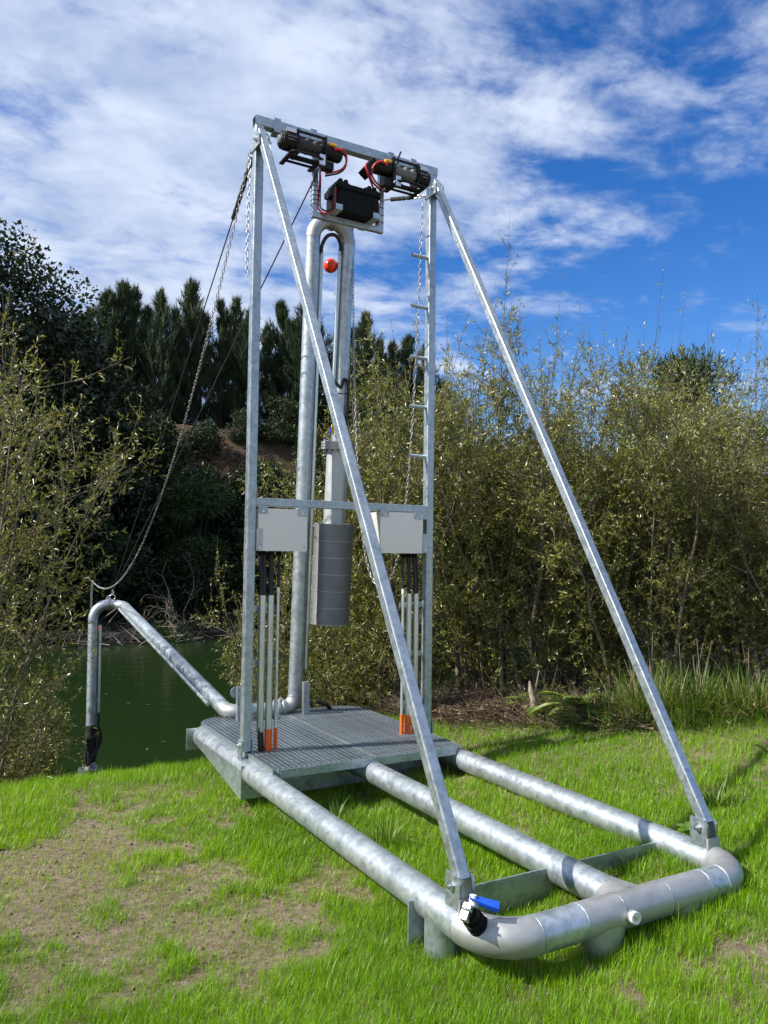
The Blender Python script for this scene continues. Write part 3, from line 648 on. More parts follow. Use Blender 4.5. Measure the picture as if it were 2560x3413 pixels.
def arm_conduits(A, off, doff, dlen_c, lower):
    root, h, a, T, top, D0, dd, E_, sx, rt_ = A; r = 0.0135
    off = Vector(off); doff = Vector(doff)
    c_a = MB().cyl(h+a*0.26+off, T-a*(0.10 if not lower else 0.02)+off, r, 14).build('arm_conduit', GALV_THIN, root)
    ds = D0+doff-dd*(-0.06); c_d = MB().cyl(ds, ds+dd*dlen_c, r*0.95, 14).build('drop_conduit', GALV_THIN, root)
    n = 6
    for k in range(n):
        p = h+a*(0.4+(( (T-h).length-0.7)*k/(n-1)))
        MB().prism(p+off.normalized()*ARM_R*0.95, p+off, 0.010, 0.003, a).build('standoff', GALV, root)
    for k in range(3):
        p = D0+dd*(0.12+(dlen_c-0.2)*k/2)
        MB().prism(p+doff.normalized()*ARM_R*0.95, p+doff, 0.010, 0.003, dd).build('standoff', GALV, root)
    pe = T-a*(0.10 if not lower else 0.02)+off
    mid = (pe+ds)*0.5+a*(0.085 if not lower else 0.05)
    if not lower:
        hose([pe-a*0.03, pe+a*0.05, (pe*0.72+ds*0.28)+a*0.115, (pe*0.28+ds*0.72)+a*0.115, ds-dd*0.05, ds+dd*0.03], 0.0135, root)
    else:
        hose([pe-a*0.03, pe+a*0.05, mid-sx*(-0.02), ds-dd*0.04, ds+dd*0.03], 0.0115, root, ribs=False)
    # hose loop down to the flange with ties
    q = ds+dd*dlen_c; fr = (V(0, -1, 0)-dd*dd.y*-1).normalized()
    fr = V(0, -1, 0); fr = (fr-dd*fr.dot(dd)).normalized()
    if lower:
        for s_ in (0.0, 0.026):
            hose([q-dd*0.03, q+dd*0.10+fr*0.01, q+dd*0.26-sx*s_, E_-dd*0.05+sx*0.03+fr*0.065, E_-dd*0.10+sx*0.055+fr*0.06, E_-dd*0.30+sx*0.045+fr*0.05], 0.013, root, ribs=False)
        for k in range(4):
            p = E_-dd*(0.12+0.09*k)
            MB().tube(arc(p+fr*0.012, sx, fr, ARM_R+0.018, 20, 0, 360)[:-1], 0.0035, 6, closed=True).build('cable_tie', BLACK, root)
        MB().rings(E_-dd*0.42, E_, [(0, ARM_R+0.001), (0, ARM_R+0.005), (0.36, ARM_R+0.006), (0.36, ARM_R+0.001)], 28).build('rubber_wrap', RUBBER, root)
    else:
        o = E_-dd*0.36+fr*(ARM_R+0.012)
        hose([q-dd*0.02, o-sx*0.030-dd*0.02, o-sx*0.012-dd*0.075, o+sx*0.020-dd*0.060, o+sx*0.030+dd*0.05, o+sx*0.026+dd*0.20, o+sx*0.010+dd*0.34], 0.0105, root, ribs=False)
        for s_ in (0.02, 0.18):
            p = E_-dd*(0.36-s_)
            MB().tube(arc(p, sx, fr, ARM_R+0.003, 20, 0, 360)[:-1], 0.003, 6, closed=True).build('cable_tie', BLACK, root)
        tg = MB().obox(E_-dd*0.085-sx*0.062+fr*0.03, sx, fr, dd, 0.012, 0.006, 0.034, 0.003).build('yellow_tag', YELLOW, root)
        MB().obox(E_-dd*0.075-sx*0.078+fr*0.03, sx, fr, dd, 0.005, 0.004, 0.024).build('blue_strip', BLUE, tg)
arm_conduits(A1, (0.064, -0.010, 0), (-0.064, -0.010, 0), 0.92, False)
arm_conduits(A2, (-0.068, -0.020, -0.014), (0.066, -0.03, 0), 0.90, True)
# red floats under each bend
def float_ball(c, r, hook, label):
    t = thing('float_ball', c, label, 'float', 'red round floats on the intake arms'); c = Vector(c); hook = Vector(hook)
    MB().sphere(c, r, 28, 18).build('ball', BALL, t)
    d = (hook-c).normalized()
    MB().tube([c+d*r*0.95, hook], 0.005, 8).build('stem', GALV, t)
    MB().rings(c+d*r*0.93, hook, [(0, 0.013), (0.010, 0.013), (0.010, 0.006)], 12).build('eye', BALL, t)
m1 = (A1[3]+A1[5])/2
float_ball(m1+V(0.028, 0.055, -0.150), 0.050, A1[5]+V(-0.064, -0.005, -0.150), 'shiny red ball held inside the upright U bend below the battery')
float_ball(A2[5]+V(0.056, 0.075, -0.13), 0.045, A2[5]+V(0.066, -0.02, -0.13), 'small red ball half hidden behind the drop leg over the river')
# ------------------------------------------------------------------ control boxes, battery, winches, ropes, chains
def control_box(x0, x1, z0, z1, lock_left, label):
    t = thing('control_box', ((x0+x1)/2, 0.05, z0), label, 'control box', 'stainless control boxes under the mid beam')
    MB().prism(((x0+x1)/2, -0.028, (z0+z1)/2), ((x0+x1)/2, 0.125, (z0+z1)/2), (x1-x0)/2-0.002, (z1-z0)/2-0.002, (1, 0, 0), 0.004).build('body', STAINLESS, t)
    MB().prism(((x0+x1)/2, -0.0365, (z0+z1)/2), ((x0+x1)/2, -0.0275, (z0+z1)/2), (x1-x0)/2, (z1-z0)/2, (1, 0, 0), 0.003).build('door', STAINLESS, t)
    lx = x0+0.017 if lock_left else x1-0.017
    lk = MB().rings((lx, -0.0364, z0+0.024), (lx, -1, z0+0.024), [(0, 0.0085), (0.003, 0.0085), (0.003, 0.0065), (0.001, 0.0065), (0.001, 0)], 18).build('lock', STEEL, t)
    MB().box((lx-0.004, -0.039, z0+0.0225), (lx+0.004, -0.0372, z0+0.0255)).build('key_slot', BLACK, lk)
    for gx_ in ((0.070, 0.094, 0.140, 0.184) if not lock_left else (1.000, 1.040, 1.078)):
        MB().rings((gx_, 0.030, z0+0.003), (gx_, 0.030, 0), [(0, 0.016), (0.012, 0.016), (0.014, 0.018), (0.028, 0.018), (0.030, 0.012)], 8, False).build('cable_gland', BLACK, t)
control_box(0.034, 0.326, 1.083, 1.318, False, 'stainless steel control box fixed against the left post of the portal')
control_box(0.800, 1.100, 1.079, 1.326, True, 'stainless steel control box beside the right post, below the ladder rungs')

def battery():
    x0, x1, y0, y1, z0, z1 = 0.452, 0.722, -0.112, 0.066, HZ+0.0215, HZ+0.168
    t = thing('battery_box', ((x0+x1)/2, (y0+y1)/2, z0), 'black plastic battery box sitting in the hanging frame between the winches', 'battery box')
    b = MB(); cx, cy = (x0+x1)/2, (y0+y1)/2
    b.prism((cx, cy, z0), (cx, cy, z1), (x1-x0)/2, (y1-y0)/2, (1, 0, 0), 0.018, 4)
    for k in range(4): b.box((x0+0.05+k*0.055, y0-0.0028, z0+0.01), (x0+0.06+k*0.055, y0+0.001, z1-0.004))
    b.build('case', BLACK, t)
    l = MB()
    l.prism((cx, cy, z1-0.020), (cx, cy, z1+0.006), (x1-x0)/2+0.012, (y1-y0)/2+0.010, (1, 0, 0), 0.02, 4)
    # domed lid: stepped pads with a gap at the middle
    def frus(xa, xb, zt):
        vs = [(xa, y0-0.006, z1+0.006), (xb, y0-0.006, z1+0.006), (xb, y1+0.006, z1+0.006), (xa, y1+0.006, z1+0.006),
              (xa+0.016, y0+0.030, zt), (xb-0.016, y0+0.030, zt), (xb-0.016, y1-0.030, zt), (xa+0.016, y1-0.030, zt)]
        l.add(vs, [(0, 1, 5, 4), (1, 2, 6, 5), (2, 3, 7, 6), (3, 0, 4, 7), (4, 5, 6, 7)])
    frus(x0-0.008, x0+0.085, z1+0.040); frus(x0+0.075, x1-0.090, z1+0.030); frus(x1-0.100, x1+0.008, z1+0.038)
    for xx in (x0+0.02, x0+0.055, x1-0.06, x1-0.025): l.box((xx-0.010, y0+0.01, z1+0.02), (xx+0.010, y1-0.01, z1+0.043))
    l.build('lid', BLACK, t)
    for xx, s in ((x0-0.012, -1), (x1+0.012, 1)):
        MB().box((xx-0.006, cy-0.045, z1-0.045), (xx+0.006, cy+0.045, z1-0.020)).build('carry_grip', BLACK, t)
battery()

ROPED = plain('dark_winch_rope', (0.045, 0.045, 0.043), 0.55, bump=0.8, scale=260, var=0.6)
def winch(xa, xb, motor_left, label):
    """drum winch between xa and xb in front of the top beam; gearbox at one end, motor at the other"""
    cy, cz = -0.115, 3.372
    t = thing('winch', ((xa+xb)/2, cy, cz-0.08), label, 'winch', 'electric winches on the top beam')
    s = -1 if motor_left else 1            # +1: gearbox at xa, motor at xb
    g = (lambda u: xa+u) if s == 1 else (lambda u: xb-u)
    X = V(s, 0, 0)
    def cylx(u0, u1, r, seg=28, c=(cy, cz)): return MB().cyl((g(u0), c[0], c[1]), (g(u1), c[0], c[1]), r, seg)
    gb = MB().rings((g(0), cy, cz), (g(1), cy, cz), [(0, 0), (0, 0.030), (0.004, 0.040), (0.012, 0.044), (0.014, 0.050), (0.040, 0.054), (0.090, 0.054), (0.090, 0)], 12, False).build('gearbox', BLACKM, t)
    MB().rings((g(-0.006), cy, cz), (g(1), cy, cz), [(0, 0), (0, 0.022), (0.008, 0.024)], 20).build('end_cap', STEEL, gb)
    for k, h_ in ((0.004, 0.05), (-0.014, 0.036)): MB().box((min(g(0.035), g(0.035+h_)), cy-0.0555, cz+k), (max(g(0.035), g(0.035+h_)), cy-0.0525, cz+k+0.005)).build('lettering_strip', ROPEG, gb)
    cl = MB().prism((g(0.03), cy-0.035, cz+0.045), (g(0.085), cy-0.035, cz+0.045), 0.013, 0.012, (0, 1, 0), 0.004).build('clutch_lever', STEEL, gb)
    dr = MB().rings((g(0.095), cy, cz), (g(1), cy, cz), [(0, 0), (0, 0.050), (0.006, 0.050), (0.006, 0.024), (0.160, 0.024), (0.160, 0.050), (0.166, 0.050), (0.166, 0)], 28).build('drum', BLACKM, t)
    rp = MB(); n = 26; ptsr = []; rr = []
    for i in range(n*2+1):
        ptsr.append(V(g(0.104+0.148*i/(n*2)), cy, cz)); rr.append((0.0385+0.006*math.sin(i*0.35))*(1.0 if i % 2 else 0.93))
    rp.tube(ptsr, rr, 20).build('wound_rope', ROPEG if motor_left else ROPED, dr)
    mo = cylx(0.270, 0.370, 0.043).build('motor', BLACKM, t)
    MB().rings((g(0.262), cy, cz), (g(1), cy, cz), [(0, 0.055), (0.014, 0.055), (0.014, 0.043)], 10, False).build('motor_plate', BLACKM, mo)
    MB().rings((g(0.370), cy, cz), (g(1), cy, cz), [(0, 0.043), (0.010, 0.036), (0.012, 0.012), (0.016, 0.010), (0.016, 0)], 24).build('motor_cap', BLACKM, mo)
    # tie frame over the drum
    for yy in (-0.030, 0.028):
        MB().prism((g(0.085), cy+yy, cz+0.060), (g(0.275), cy+yy, cz+0.060), 0.006, 0.005, (0, 1, 0)).build('tie_bar', BLACKM, t)
    for u in (0.098, 0.268): MB().box((min(g(u-0.006), g(u+0.006)), cy-0.045, cz-0.075), (max(g(u-0.006), g(u+0.006)), cy+0.045, cz+0.066)).build('end_plate', BLACKM, t)
    # slotted mounting tray below, seen from underneath
    tz = cz-0.078
    for r_, c_y in ((0.030, cy-0.040), (0.022, cy+0.040)):
        L0, L1 = g(0.055), g(0.235); lo, hi = min(L0, L1), max(L0, L1)
        pts = arc((hi-r_, c_y, tz), (0, -1, 0), (1, 0, 0), r_, 8, 0, 180)+arc((lo+r_, c_y, tz), (0, 1, 0), (-1, 0, 0), r_, 8, 0, 180)
        MB().tube(pts, 0.0075, 8, closed=True).build('fairlead_loop', BLACKM, t)
    for u in (0.060, 0.235):
        MB().box((min(g(u-0.012), g(u+0.012)), cy-0.06, tz-0.004), (max(g(u-0.012), g(u+0.012)), cy+0.115, tz+0.006)).build('foot', BLACKM, t)
    MB().box((min(g(0.225), g(0.260)), cy-0.055, tz-0.030), (max(g(0.225), g(0.260)), cy-0.047, tz+0.030)).build('hook_plate', STEEL, t)
    MB().box((min(g(0.262), g(0.325)), cy-0.030, tz-0.030), (max(g(0.262), g(0.325)), cy+0.02, tz+0.012)).build('tray_block', BLACKM, t)
    # terminals: yellow boot, red boot, wires
    MB().tube([V(g(0.285), cy-0.035, cz+0.035), V(g(0.330), cy-0.046, cz+0.026)], [0.011, 0.009], 10).build('yellow_boot', YELLOW, mo)
    rb = [V(g(0.318), cy-0.050, cz+0.004), V(g(0.360), cy-0.056, cz+0.010), V(g(0.395), cy-0.046, cz-0.010), V(g(0.405), cy-0.02, cz-0.050), V(g(0.375), cy, cz-0.085), V(g(0.300), cy+0.03, cz-0.110)]
    MB().tube(rb[:2], [0.010, 0.008], 10).build('red_boot', RED, mo)
    hose(rb, 0.0058, t, 'red_cable', False, RED)
    hose([p+V(0, 0.012, -0.008)+X*0.004 for p in rb[1:]], 0.0055, t, 'black_cable', False)
    return t, g
w1, g1 = winch(0.078, 0.455, False, 'black electric winch at the left end of the top beam, nearer the left post')
w2, g2 = winch(0.665, 1.060, True, 'black electric winch at the right end of the top beam, beside the right post')
MB().prism((0.625, -0.10, 3.315), (0.685, -0.10, 3.395), 0.038, 0.030, (0, 1, 0), 0.006).build('contactor_box', BLACKM, w2)
MB().tube([V(0.848, -0.10, 3.42), V(0.856, -0.10, 3.475), V(0.872, -0.10, 3.515)], 0.0055, 8).build('antenna_stub', BLACK, w2)
# wiring along the hanger, with ties
wt = thing('battery_wiring', (HX0, -0.03, HZ), 'red and black battery cables tied along the left hanger of the battery frame', 'cable', 'battery cables')
hose([(HX0+0.004, -0.075, 3.275), (HX0+0.022, -0.035, 3.24), (HX0+0.020, -0.020, 3.15), (HX0+0.022, -0.024, 3.075), (HX0+0.060, -0.055, 3.045), (0.432, -0.090, 3.075), (0.438, -0.100, 3.190)], 0.0058, wt, 'red_cable', False, RED)
hose([(HX0+0.010, -0.062, 3.275), (HX0+0.030, -0.026, 3.24), (HX0+0.026, -0.032, 3.15), (HX0+0.030, -0.036, 3.080), (HX0+0.062, -0.068, 3.055), (0.425, -0.098, 3.080), (0.428, -0.105, 3.190)], 0.0055, wt, 'black_cable', False)
wt2 = thing('battery_wiring', (HX1, -0.03, HZ), 'red and black battery cables tied along the right hanger of the battery frame', 'cable', 'battery cables')
hose([(0.690, -0.085, 3.262), (0.742, -0.045, 3.215), (HX1-0.022, -0.030, 3.16), (HX1-0.022, -0.024, 3.085), (HX1-0.035, -0.026, 3.062), (0.738, -0.045, 3.066), (0.733, -0.055, 3.150)], 0.0060, wt2, 'red_cable', False, RED)
hose([(0.688, -0.070, 3.255), (0.746, -0.035, 3.205), (HX1-0.030, -0.036, 3.16), (HX1-0.030, -0.034, 3.085), (HX1-0.043, -0.032, 3.066), (0.740, -0.055, 3.072), (0.734, -0.062, 3.150)], 0.0055, wt2, 'black_cable', False)
hose([(0.640, -0.120, 3.360), (0.605, -0.150, 3.345), (0.625, -0.150, 3.290), (0.690, -0.085, 3.262)], 0.0062, wt2, 'red_cable', False, RED)
for x, w_, zs in ((HX0, wt, (3.232, 3.205, 3.178, 3.151, 3.124, 3.098)), (HX1, wt2, (3.215, 3.175, 3.13, 3.085))):
    for z in zs:
        q = 0.0168; sgn = 1 if x == HX0 else -1; zt = z+0.002
        pts = [V(x-q, -0.01-q, z), V(x+q, -0.01-q, zt), V(x+q+0.0*sgn, -0.01+q, zt), V(x-q, -0.01+q, z)]
        o_ = V(0.016*sgn, -0.008, 0)
        pts = [V(x-sgn*q, -0.01+q, z), V(x-sgn*q, -0.01-q, z), V(x+sgn*q, -0.012-q, zt), V(x+sgn*(q+0.014), -0.034, zt), V(x+sgn*(q+0.016), -0.016, zt), V(x+sgn*q, -0.01+q, zt)]
        MB().tube(pts, 0.0018, 6, closed=True, smooth=False).build('cable_tie', BLACK, w_)

# winch ropes: winch -> block on the bend -> back to the head of the post through a thick sleeve
def rope(p_w, p_b, p_d, sl0, sl1, label):
    t = thing('winch_rope', p_b, label, 'rope', 'winch ropes to the intake arms')
    p_w, p_b, p_d = Vector(p_w), Vector(p_b), Vector(p_d); dirr = (p_b-p_d).normalized(); L = (p_b-p_d).length
    MB().tube([p_w, p_b], 0.0042, 8).build('running_line', ROPE, t)
    MB().tube([p_d+dirr*0.03, p_b], 0.0042, 8).build('dead_line', ROPE, t)
    n = 40; pts = [p_d+dirr*(sl0+(sl1-sl0)*i/n) for i in range(n+1)]; rnd = random.Random(4)
    MB().tube(pts, [(0.006 if i in (0, n) else 0.0135*rnd.uniform(0.82, 1.1)) for i in range(n+1)], 10).build('braided_sleeve', ROPE, t)
    # hook and thimble at the post, block and shackle at the bend
    u = dirr.orthogonal().normalized(); k = p_d+dirr*(sl0-0.03)
    MB().tube(arc(k, dirr, u, 0.020, 14, 20, 330), 0.0055, 8).build('hook', STEEL, t)
    MB().tube(arc(k-dirr*0.035, dirr, u, 0.020, 16, 0, 360)[:-1], 0.0045, 8, closed=True).build('shackle', STEEL, t)
    MB().prism(k-dirr*0.05, p_d, 0.0055, 0.0055, u).build('link_plate', STEEL, t)
    v_ = V(0, 1, 0) if abs(dirr.y) < 0.8 else V(1, 0, 0)
    MB().cyl(p_b-v_*0.008, p_b+v_*0.008, 0.030, 20).build('pulley_block', STEEL, t)
    return t
top2 = A2[4]+V(0.04, 0.0, ARM_R)
r_a = rope((0.330, -0.150, 3.292), top2+V(0, 0, 0.075), (0.0, 0.034, 3.375), 0.10, 0.50, 'thin black winch line slanting from the left winch to the lowered arm')
MB().tube(arc(top2+V(0, 0, 0.025), (0, 0, 1), (1, 0, 0), 0.028, 16, 0, 360)[:-1], 0.0055, 8, closed=True).build('bow_shackle', STEEL, r_a)
top1 = A1[4]+V(0.0, 0.0, ARM_R)
r_b = rope((0.855, -0.150, 3.290), top1+V(0, 0.0, 0.070), (W-0.040, 0.02, 3.345), 0.085, 0.27, 'short black winch line from the right post to the upright arm behind the battery')
MB().tube(arc(top1+V(0, 0, 0.025), (0, 0, 1), (1, 0, 0), 0.026, 16, 0, 360)[:-1], 0.0055, 8, closed=True).build('bow_shackle', STEEL, r_b)

def link_mesh():
    r, hl, w = 0.0026, 0.0105, 0.0066; c = 5; pts = []
    for i in range(c): a = math.pi*i/(c-1); pts.append(V(w*math.cos(a), 0, hl-0.001+w*math.sin(a)*0.9))
    for i in range(c): a = math.pi+math.pi*i/(c-1); pts.append(V(w*math.cos(a), 0, -hl+0.001+w*math.sin(a)*0.9))
    return MB().tube(pts, r, 4, closed=True)
LINK = [None]
def chain(path, label, scale=1.0):
    path = [Vector(p) for p in path]
    t = thing('chain', path[0], label, 'chain', 'zinc lifting chains')
    seg = [(path[i+1]-path[i]).length for i in range(len(path)-1)]; L = sum(seg)
    pitch = 0.0262*scale; n = int(L/pitch); i = 0; acc = 0; rnd = random.Random(len(path))
    for k in range(n):
        s_ = (k+0.5)*L/n
        while i < len(seg)-1 and acc+seg[i] < s_: acc += seg[i]; i += 1
        d = (path[i+1]-path[i]).normalized(); p = path[i]+d*(s_-acc)
        if LINK[0] is None:
            o = link_mesh().build('link', CHAINM, t, org=(0, 0, 0)); LINK[0] = o
        else:
            o = LINK[0].copy(); COL.objects.link(o); o.parent = t
        u = d.orthogonal().normalized(); v_ = d.cross(u); a = (math.pi/2 if k % 2 else 0)+0.6+rnd.uniform(-0.25, 0.25)
        x_ = u*math.cos(a)+v_*math.sin(a); y_ = d.cross(x_)
        o.matrix_local = Matrix(((x_.x*scale, y_.x*scale, d.x*scale, p.x-path[0].x), (x_.y*scale, y_.y*scale, d.y*scale, p.y-path[0].y), (x_.z*scale, y_.z*scale, d.z*scale, p.z-path[0].z), (0, 0, 0, 1)))
    return t
def sag(p0, p1, b, n=80):
    """parabola from low end p0 to high end p1; b = slope leaving p0"""
    p0, p1 = Vector(p0), Vector(p1); h = V(p1.x-p0.x, p1.y-p0.y, 0); D = h.length; a = (p1.z-p0.z-b*D)/(D*D)
    return [p0+h*(i/n)+V(0, 0, b*D*i/n+a*(D*i/n)**2) for i in range(n+1)]
chain(sag(A2[9], (-0.028, 0.036, 3.36), -0.20), 'long chain drooping from the left post head to the lowered arm over the river', 1.0)
chain([(-0.030, 0.050, 3.31), (-0.034, 0.052, 3.0), (-0.034, 0.052, 2.62)], 'short slack chain end hanging behind the left post top')
def catenary_loop(pa, pb, zlow, n=90):
    pa, pb = Vector(pa), Vector(pb); h = V(pb.x-pa.x, pb.y-pa.y, 0); D = h.length
    # z = zlow + c*(cosh((s-s0)/c)-1)
    best = None
    for c in np.geomspace(0.02, 0.4, 200):
        s0 = c*math.acosh(max(1, (pa.z-zlow)/c+1)); e = zlow+c*(math.cosh(min(60, (D-s0)/c))-1)-pb.z if D > s0 else 1e9
        if best is None or abs(e) < best[0]: best = (abs(e), c, s0)
    c, s0 = best[1], best[2]; out = []
    for i in range(n+1):
        u = i/n; L1 = c*math.sinh(s0/c); L2 = c*math.sinh((D-s0)/c); l = -L1+(L1+L2)*u
        s_ = s0+c*math.asinh(l/c); out.append(pa+h*(s_/D)+V(0, 0, zlow+c*(math.cosh((s_-s0)/c)-1)-pa.z))
    return out
chain(catenary_loop(A1[9], (W-0.045, 0.036, 3.30), 0.86), 'chain looping down from the upright arm and back up past the ladder rungs')


# ------------------------------------------------------------------ plants
def unit(a): return a/np.maximum(np.linalg.norm(a, axis=-1, keepdims=True), 1e-9)
def leaves_np(rng, B, D, ln, wd, fold=0.18, droop=0.15):
    n = len(B); R = unit(rng.normal(size=(n, 3))); S = unit(np.cross(D, R)); Nn = np.cross(S, D)
    ln = ln[:, None]; wd = wd[:, None]
    m = B+D*ln*0.45+Nn*wd*fold
    v = np.stack([B, m+S*wd*0.5, B+D*ln-Nn*ln*droop, m-S*wd*0.5], 1).reshape(-1, 3)
    i = np.arange(n)[:, None]*4
    t = np.concatenate([i+np.array([[0, 1, 2]]), i+np.array([[0, 2, 3]])], 1).reshape(-1, 3)
    return v, t
def sticks_np(A, Bp, ra, rb):
    """3-sided tapered sticks from A to Bp"""
    n = len(A); d = unit(Bp-A); u = unit(np.cross(d, np.array([0.31, 0.52, 0.79]))); w = np.cross(d, u); vs = []
    for k in range(3):
        a = 2*math.pi*k/3; o = u*math.cos(a)+w*math.sin(a)
        vs.append(A+o*np.asarray(ra).reshape(-1, 1)); vs.append(Bp+o*np.asarray(rb).reshape(-1, 1))
    v = np.stack(vs, 1).reshape(-1, 3); i = np.arange(n)[:, None]*6; f = []
    for k in range(3):
        a, b, c, e = 2*k, 2*k+1, 2*((k+1) % 3), 2*((k+1) % 3)+1
        f += [[a, c, e], [a, e, b]]
    t = (i[:, None, :]+np.array(f)[None]).reshape(-1, 3)
    return v, t
def join_np(parts):
    vs, ts, o = [], [], 0
    for v, t in parts: vs.append(v); ts.append(t+o); o += len(v)
    return np.concatenate(vs), np.concatenate(ts)
def poly_tube_np(P, R, seg=6):
    """tube along polyline P (n,3)"""
    n = len(P); T = unit(np.gradient(P, axis=0)); ref = np.array([0.9, 0.1, 0.3]); u = unit(np.cross(T, ref)); w = np.cross(T, u)
    a = 2*np.pi*np.arange(seg)/seg
    v = (P[:, None]+(u[:, None]*np.cos(a)[None, :, None]+w[:, None]*np.sin(a)[None, :, None])*np.asarray(R)[:, None, None]).reshape(-1, 3)
    i = np.arange(n-1)[:, None]*seg; k = np.arange(seg)[None]; k2 = (k+1) % seg
    q = np.stack([i+k, i+k2, i+seg+k2, i+seg+k], -1).reshape(-1, 4)
    return v, np.concatenate([q[:, [0, 1, 2]], q[:, [0, 2, 3]]])
def copy_tree(root, loc, rz, sc, label=None):
    r = root.copy(); COL.objects.link(r); r.location = loc; r.rotation_euler = (0, 0, rz); r.scale = sc if hasattr(sc, '__len__') else (sc,)*3
    if label: r['label'] = label
    for ch in root.children:
        c = ch.copy(); COL.objects.link(c); c.parent = r
    return r
def gz(x, y): return float(ground_h(np.array([x]), np.array([y]))[0])

def willow(seed, H, spread, nstem, nbr, ntw, nleaf, shoots, leaf=0.037, low=0.05, lean=(0, 0)):
    rng = np.random.default_rng(seed); wood = []; tw_a, tw_b = [], []
    stems = []
    for i in range(nstem):
        ph = rng.uniform(0, 2*np.pi); r = spread*np.sqrt(rng.uniform(0.05, 1)); h = H*rng.uniform(0.72, 1.0)*(1-0.25*(r/spread)**2)
        t = np.linspace(0, 1, 9); b = rng.normal(size=2)*0.10
        P = np.stack([b[0]+np.cos(ph)*r*t**1.3+lean[0]*t, b[1]+np.sin(ph)*r*t**1.3+lean[1]*t, h*t-0.25*(1-t)], -1)
        P[1:, :2] += np.cumsum(rng.normal(size=(8, 2))*0.028, 0)
        stems.append((P, ph)); wood.append(poly_tube_np(P, np.linspace(rng.uniform(0.012, 0.026), 0.003, 9), 6))
    bs, bd, bl = [], [], []
    for P, ph in stems:
        t = low+(0.98-low)*rng.uniform(0, 1, nbr)**0.85; x = t*8; i = np.minimum(x.astype(int), 7); f = (x-i)[:, None]
        st = P[i]*(1-f)+P[i+1]*f; az = ph+rng.normal(size=nbr)*1.5; el = rng.uniform(0.15, 1.25, nbr)
        bs.append(st); bd.append(np.stack([np.cos(az)*np.cos(el), np.sin(az)*np.cos(el), np.sin(el)], -1)); bl.append(H*rng.uniform(0.10, 0.26, nbr)*(1.15-0.5*t))
    bs, bd, bl = map(np.concatenate, (bs, bd, bl))
    mid = bs+bd*bl[:, None]*0.55; d2 = unit(bd+np.array([0, 0, 0.35])+rng.normal(size=bd.shape)*0.18); end = mid+d2*bl[:, None]*0.5
    wood.append(sticks_np(bs, mid, np.full(len(bs), 0.0042), np.full(len(bs), 0.003))); 
    # twigs
    n = len(bs); k = np.repeat(np.arange(n), ntw); t = rng.uniform(0.25, 1.0, len(k))[:, None]
    st = np.where(t < 0.55, bs[k]+(mid[k]-bs[k])*t/0.55, mid[k]+(end[k]-mid[k])*(t-0.55)/0.45)
    td = unit(d2[k]*0.7+rng.normal(size=(len(k), 3))*0.55+np.array([0, 0, 0.10])); tl = rng.uniform(0.10, 0.28, len(k))
    ta, tb = st, st+td*tl[:, None]
    thin = [sticks_np(mid, end, np.full(n, 0.003), np.full(n, 0.0012)), sticks_np(ta, tb, np.full(len(ta), 0.0016), np.full(len(ta), 0.0008))]
    LB, LD = [], []
    k = np.repeat(np.arange(len(ta)), nleaf); t = rng.uniform(0.05, 1.0, len(k))[:, None]
    LB.append(ta[k]+(tb[k]-ta[k])*t); LD.append(unit(td[k]*0.75+rng.normal(size=(len(k), 3))*0.65+np.array([0, 0, -0.12])))
    # long upright shoots with sparse leaves over the top
    if shoots:
        j = rng.integers(0, len(stems), shoots); t = rng.uniform(0.55, 1.0, shoots)*8; i = np.minimum(t.astype(int), 7); f = t-i
        S0 = np.array([stems[a][0][b]*(1-c)+stems[a][0][b+1]*c for a, b, c in zip(j, i, f)])
        sd = unit(np.stack([rng.normal(size=shoots)*0.16, rng.normal(size=shoots)*0.16, np.ones(shoots)], -1)); sl = H*rng.uniform(0.18, 0.46, shoots)
        S1 = S0+sd*sl[:, None]; thin.append(sticks_np(S0, S1, np.full(shoots, 0.0030), np.full(shoots, 0.0010)))
        k = np.repeat(np.arange(shoots), 14); t = rng.uniform(0.1, 1.0, len(k))[:, None]
        LB.append(S0[k]+(S1[k]-S0[k])*t); LD.append(unit(sd[k]*0.8+rng.normal(size=(len(k), 3))*0.55))
        # side twigs of the shoots
        k = np.repeat(np.arange(shoots), 9); t = rng.uniform(0.05, 0.8, len(k))[:, None]; a0 = S0[k]+(S1[k]-S0[k])*t
        qd = unit(sd[k]*0.9+rng.normal(size=(len(k), 3))*0.45); b0 = a0+qd*(H*rng.uniform(0.05, 0.13, len(k))*(1.15-t[:, 0]))[:, None]
        thin.append(sticks_np(a0, b0, np.full(len(k), 0.0016), np.full(len(k), 0.0008)))
        k2 = np.repeat(np.arange(len(k)), 7); t = rng.uniform(0.1, 1.0, len(k2))[:, None]
        LB.append(a0[k2]+(b0[k2]-a0[k2])*t); LD.append(unit(qd[k2]*0.75+rng.normal(size=(len(k2), 3))*0.6))
    LB, LD = np.concatenate(LB), np.concatenate(LD); n = len(LB)
    keep = LB[:, 2] > 0.02; LB, LD = LB[keep], LD[keep]; n = len(LB)
    ln = leaf*rng.uniform(0.65, 1.35, n); wd = ln*rng.uniform(0.17, 0.24, n)
    v, t = leaves_np(rng, LB, LD, ln, wd, 0.25, rng.uniform(-0.1, 0.28, (n, 1)))
    # one tint per leaf, slightly higher on the ramp toward the top
    tint = np.clip(rng.beta(2.0, 2.2, n)*0.92+0.10*(LB[:, 2]/H-0.5)+(rng.random(n) < 0.07)*0.3, 0, 1)
    return join_np(wood), join_np(thin), (v, t, np.repeat(tint, 4))
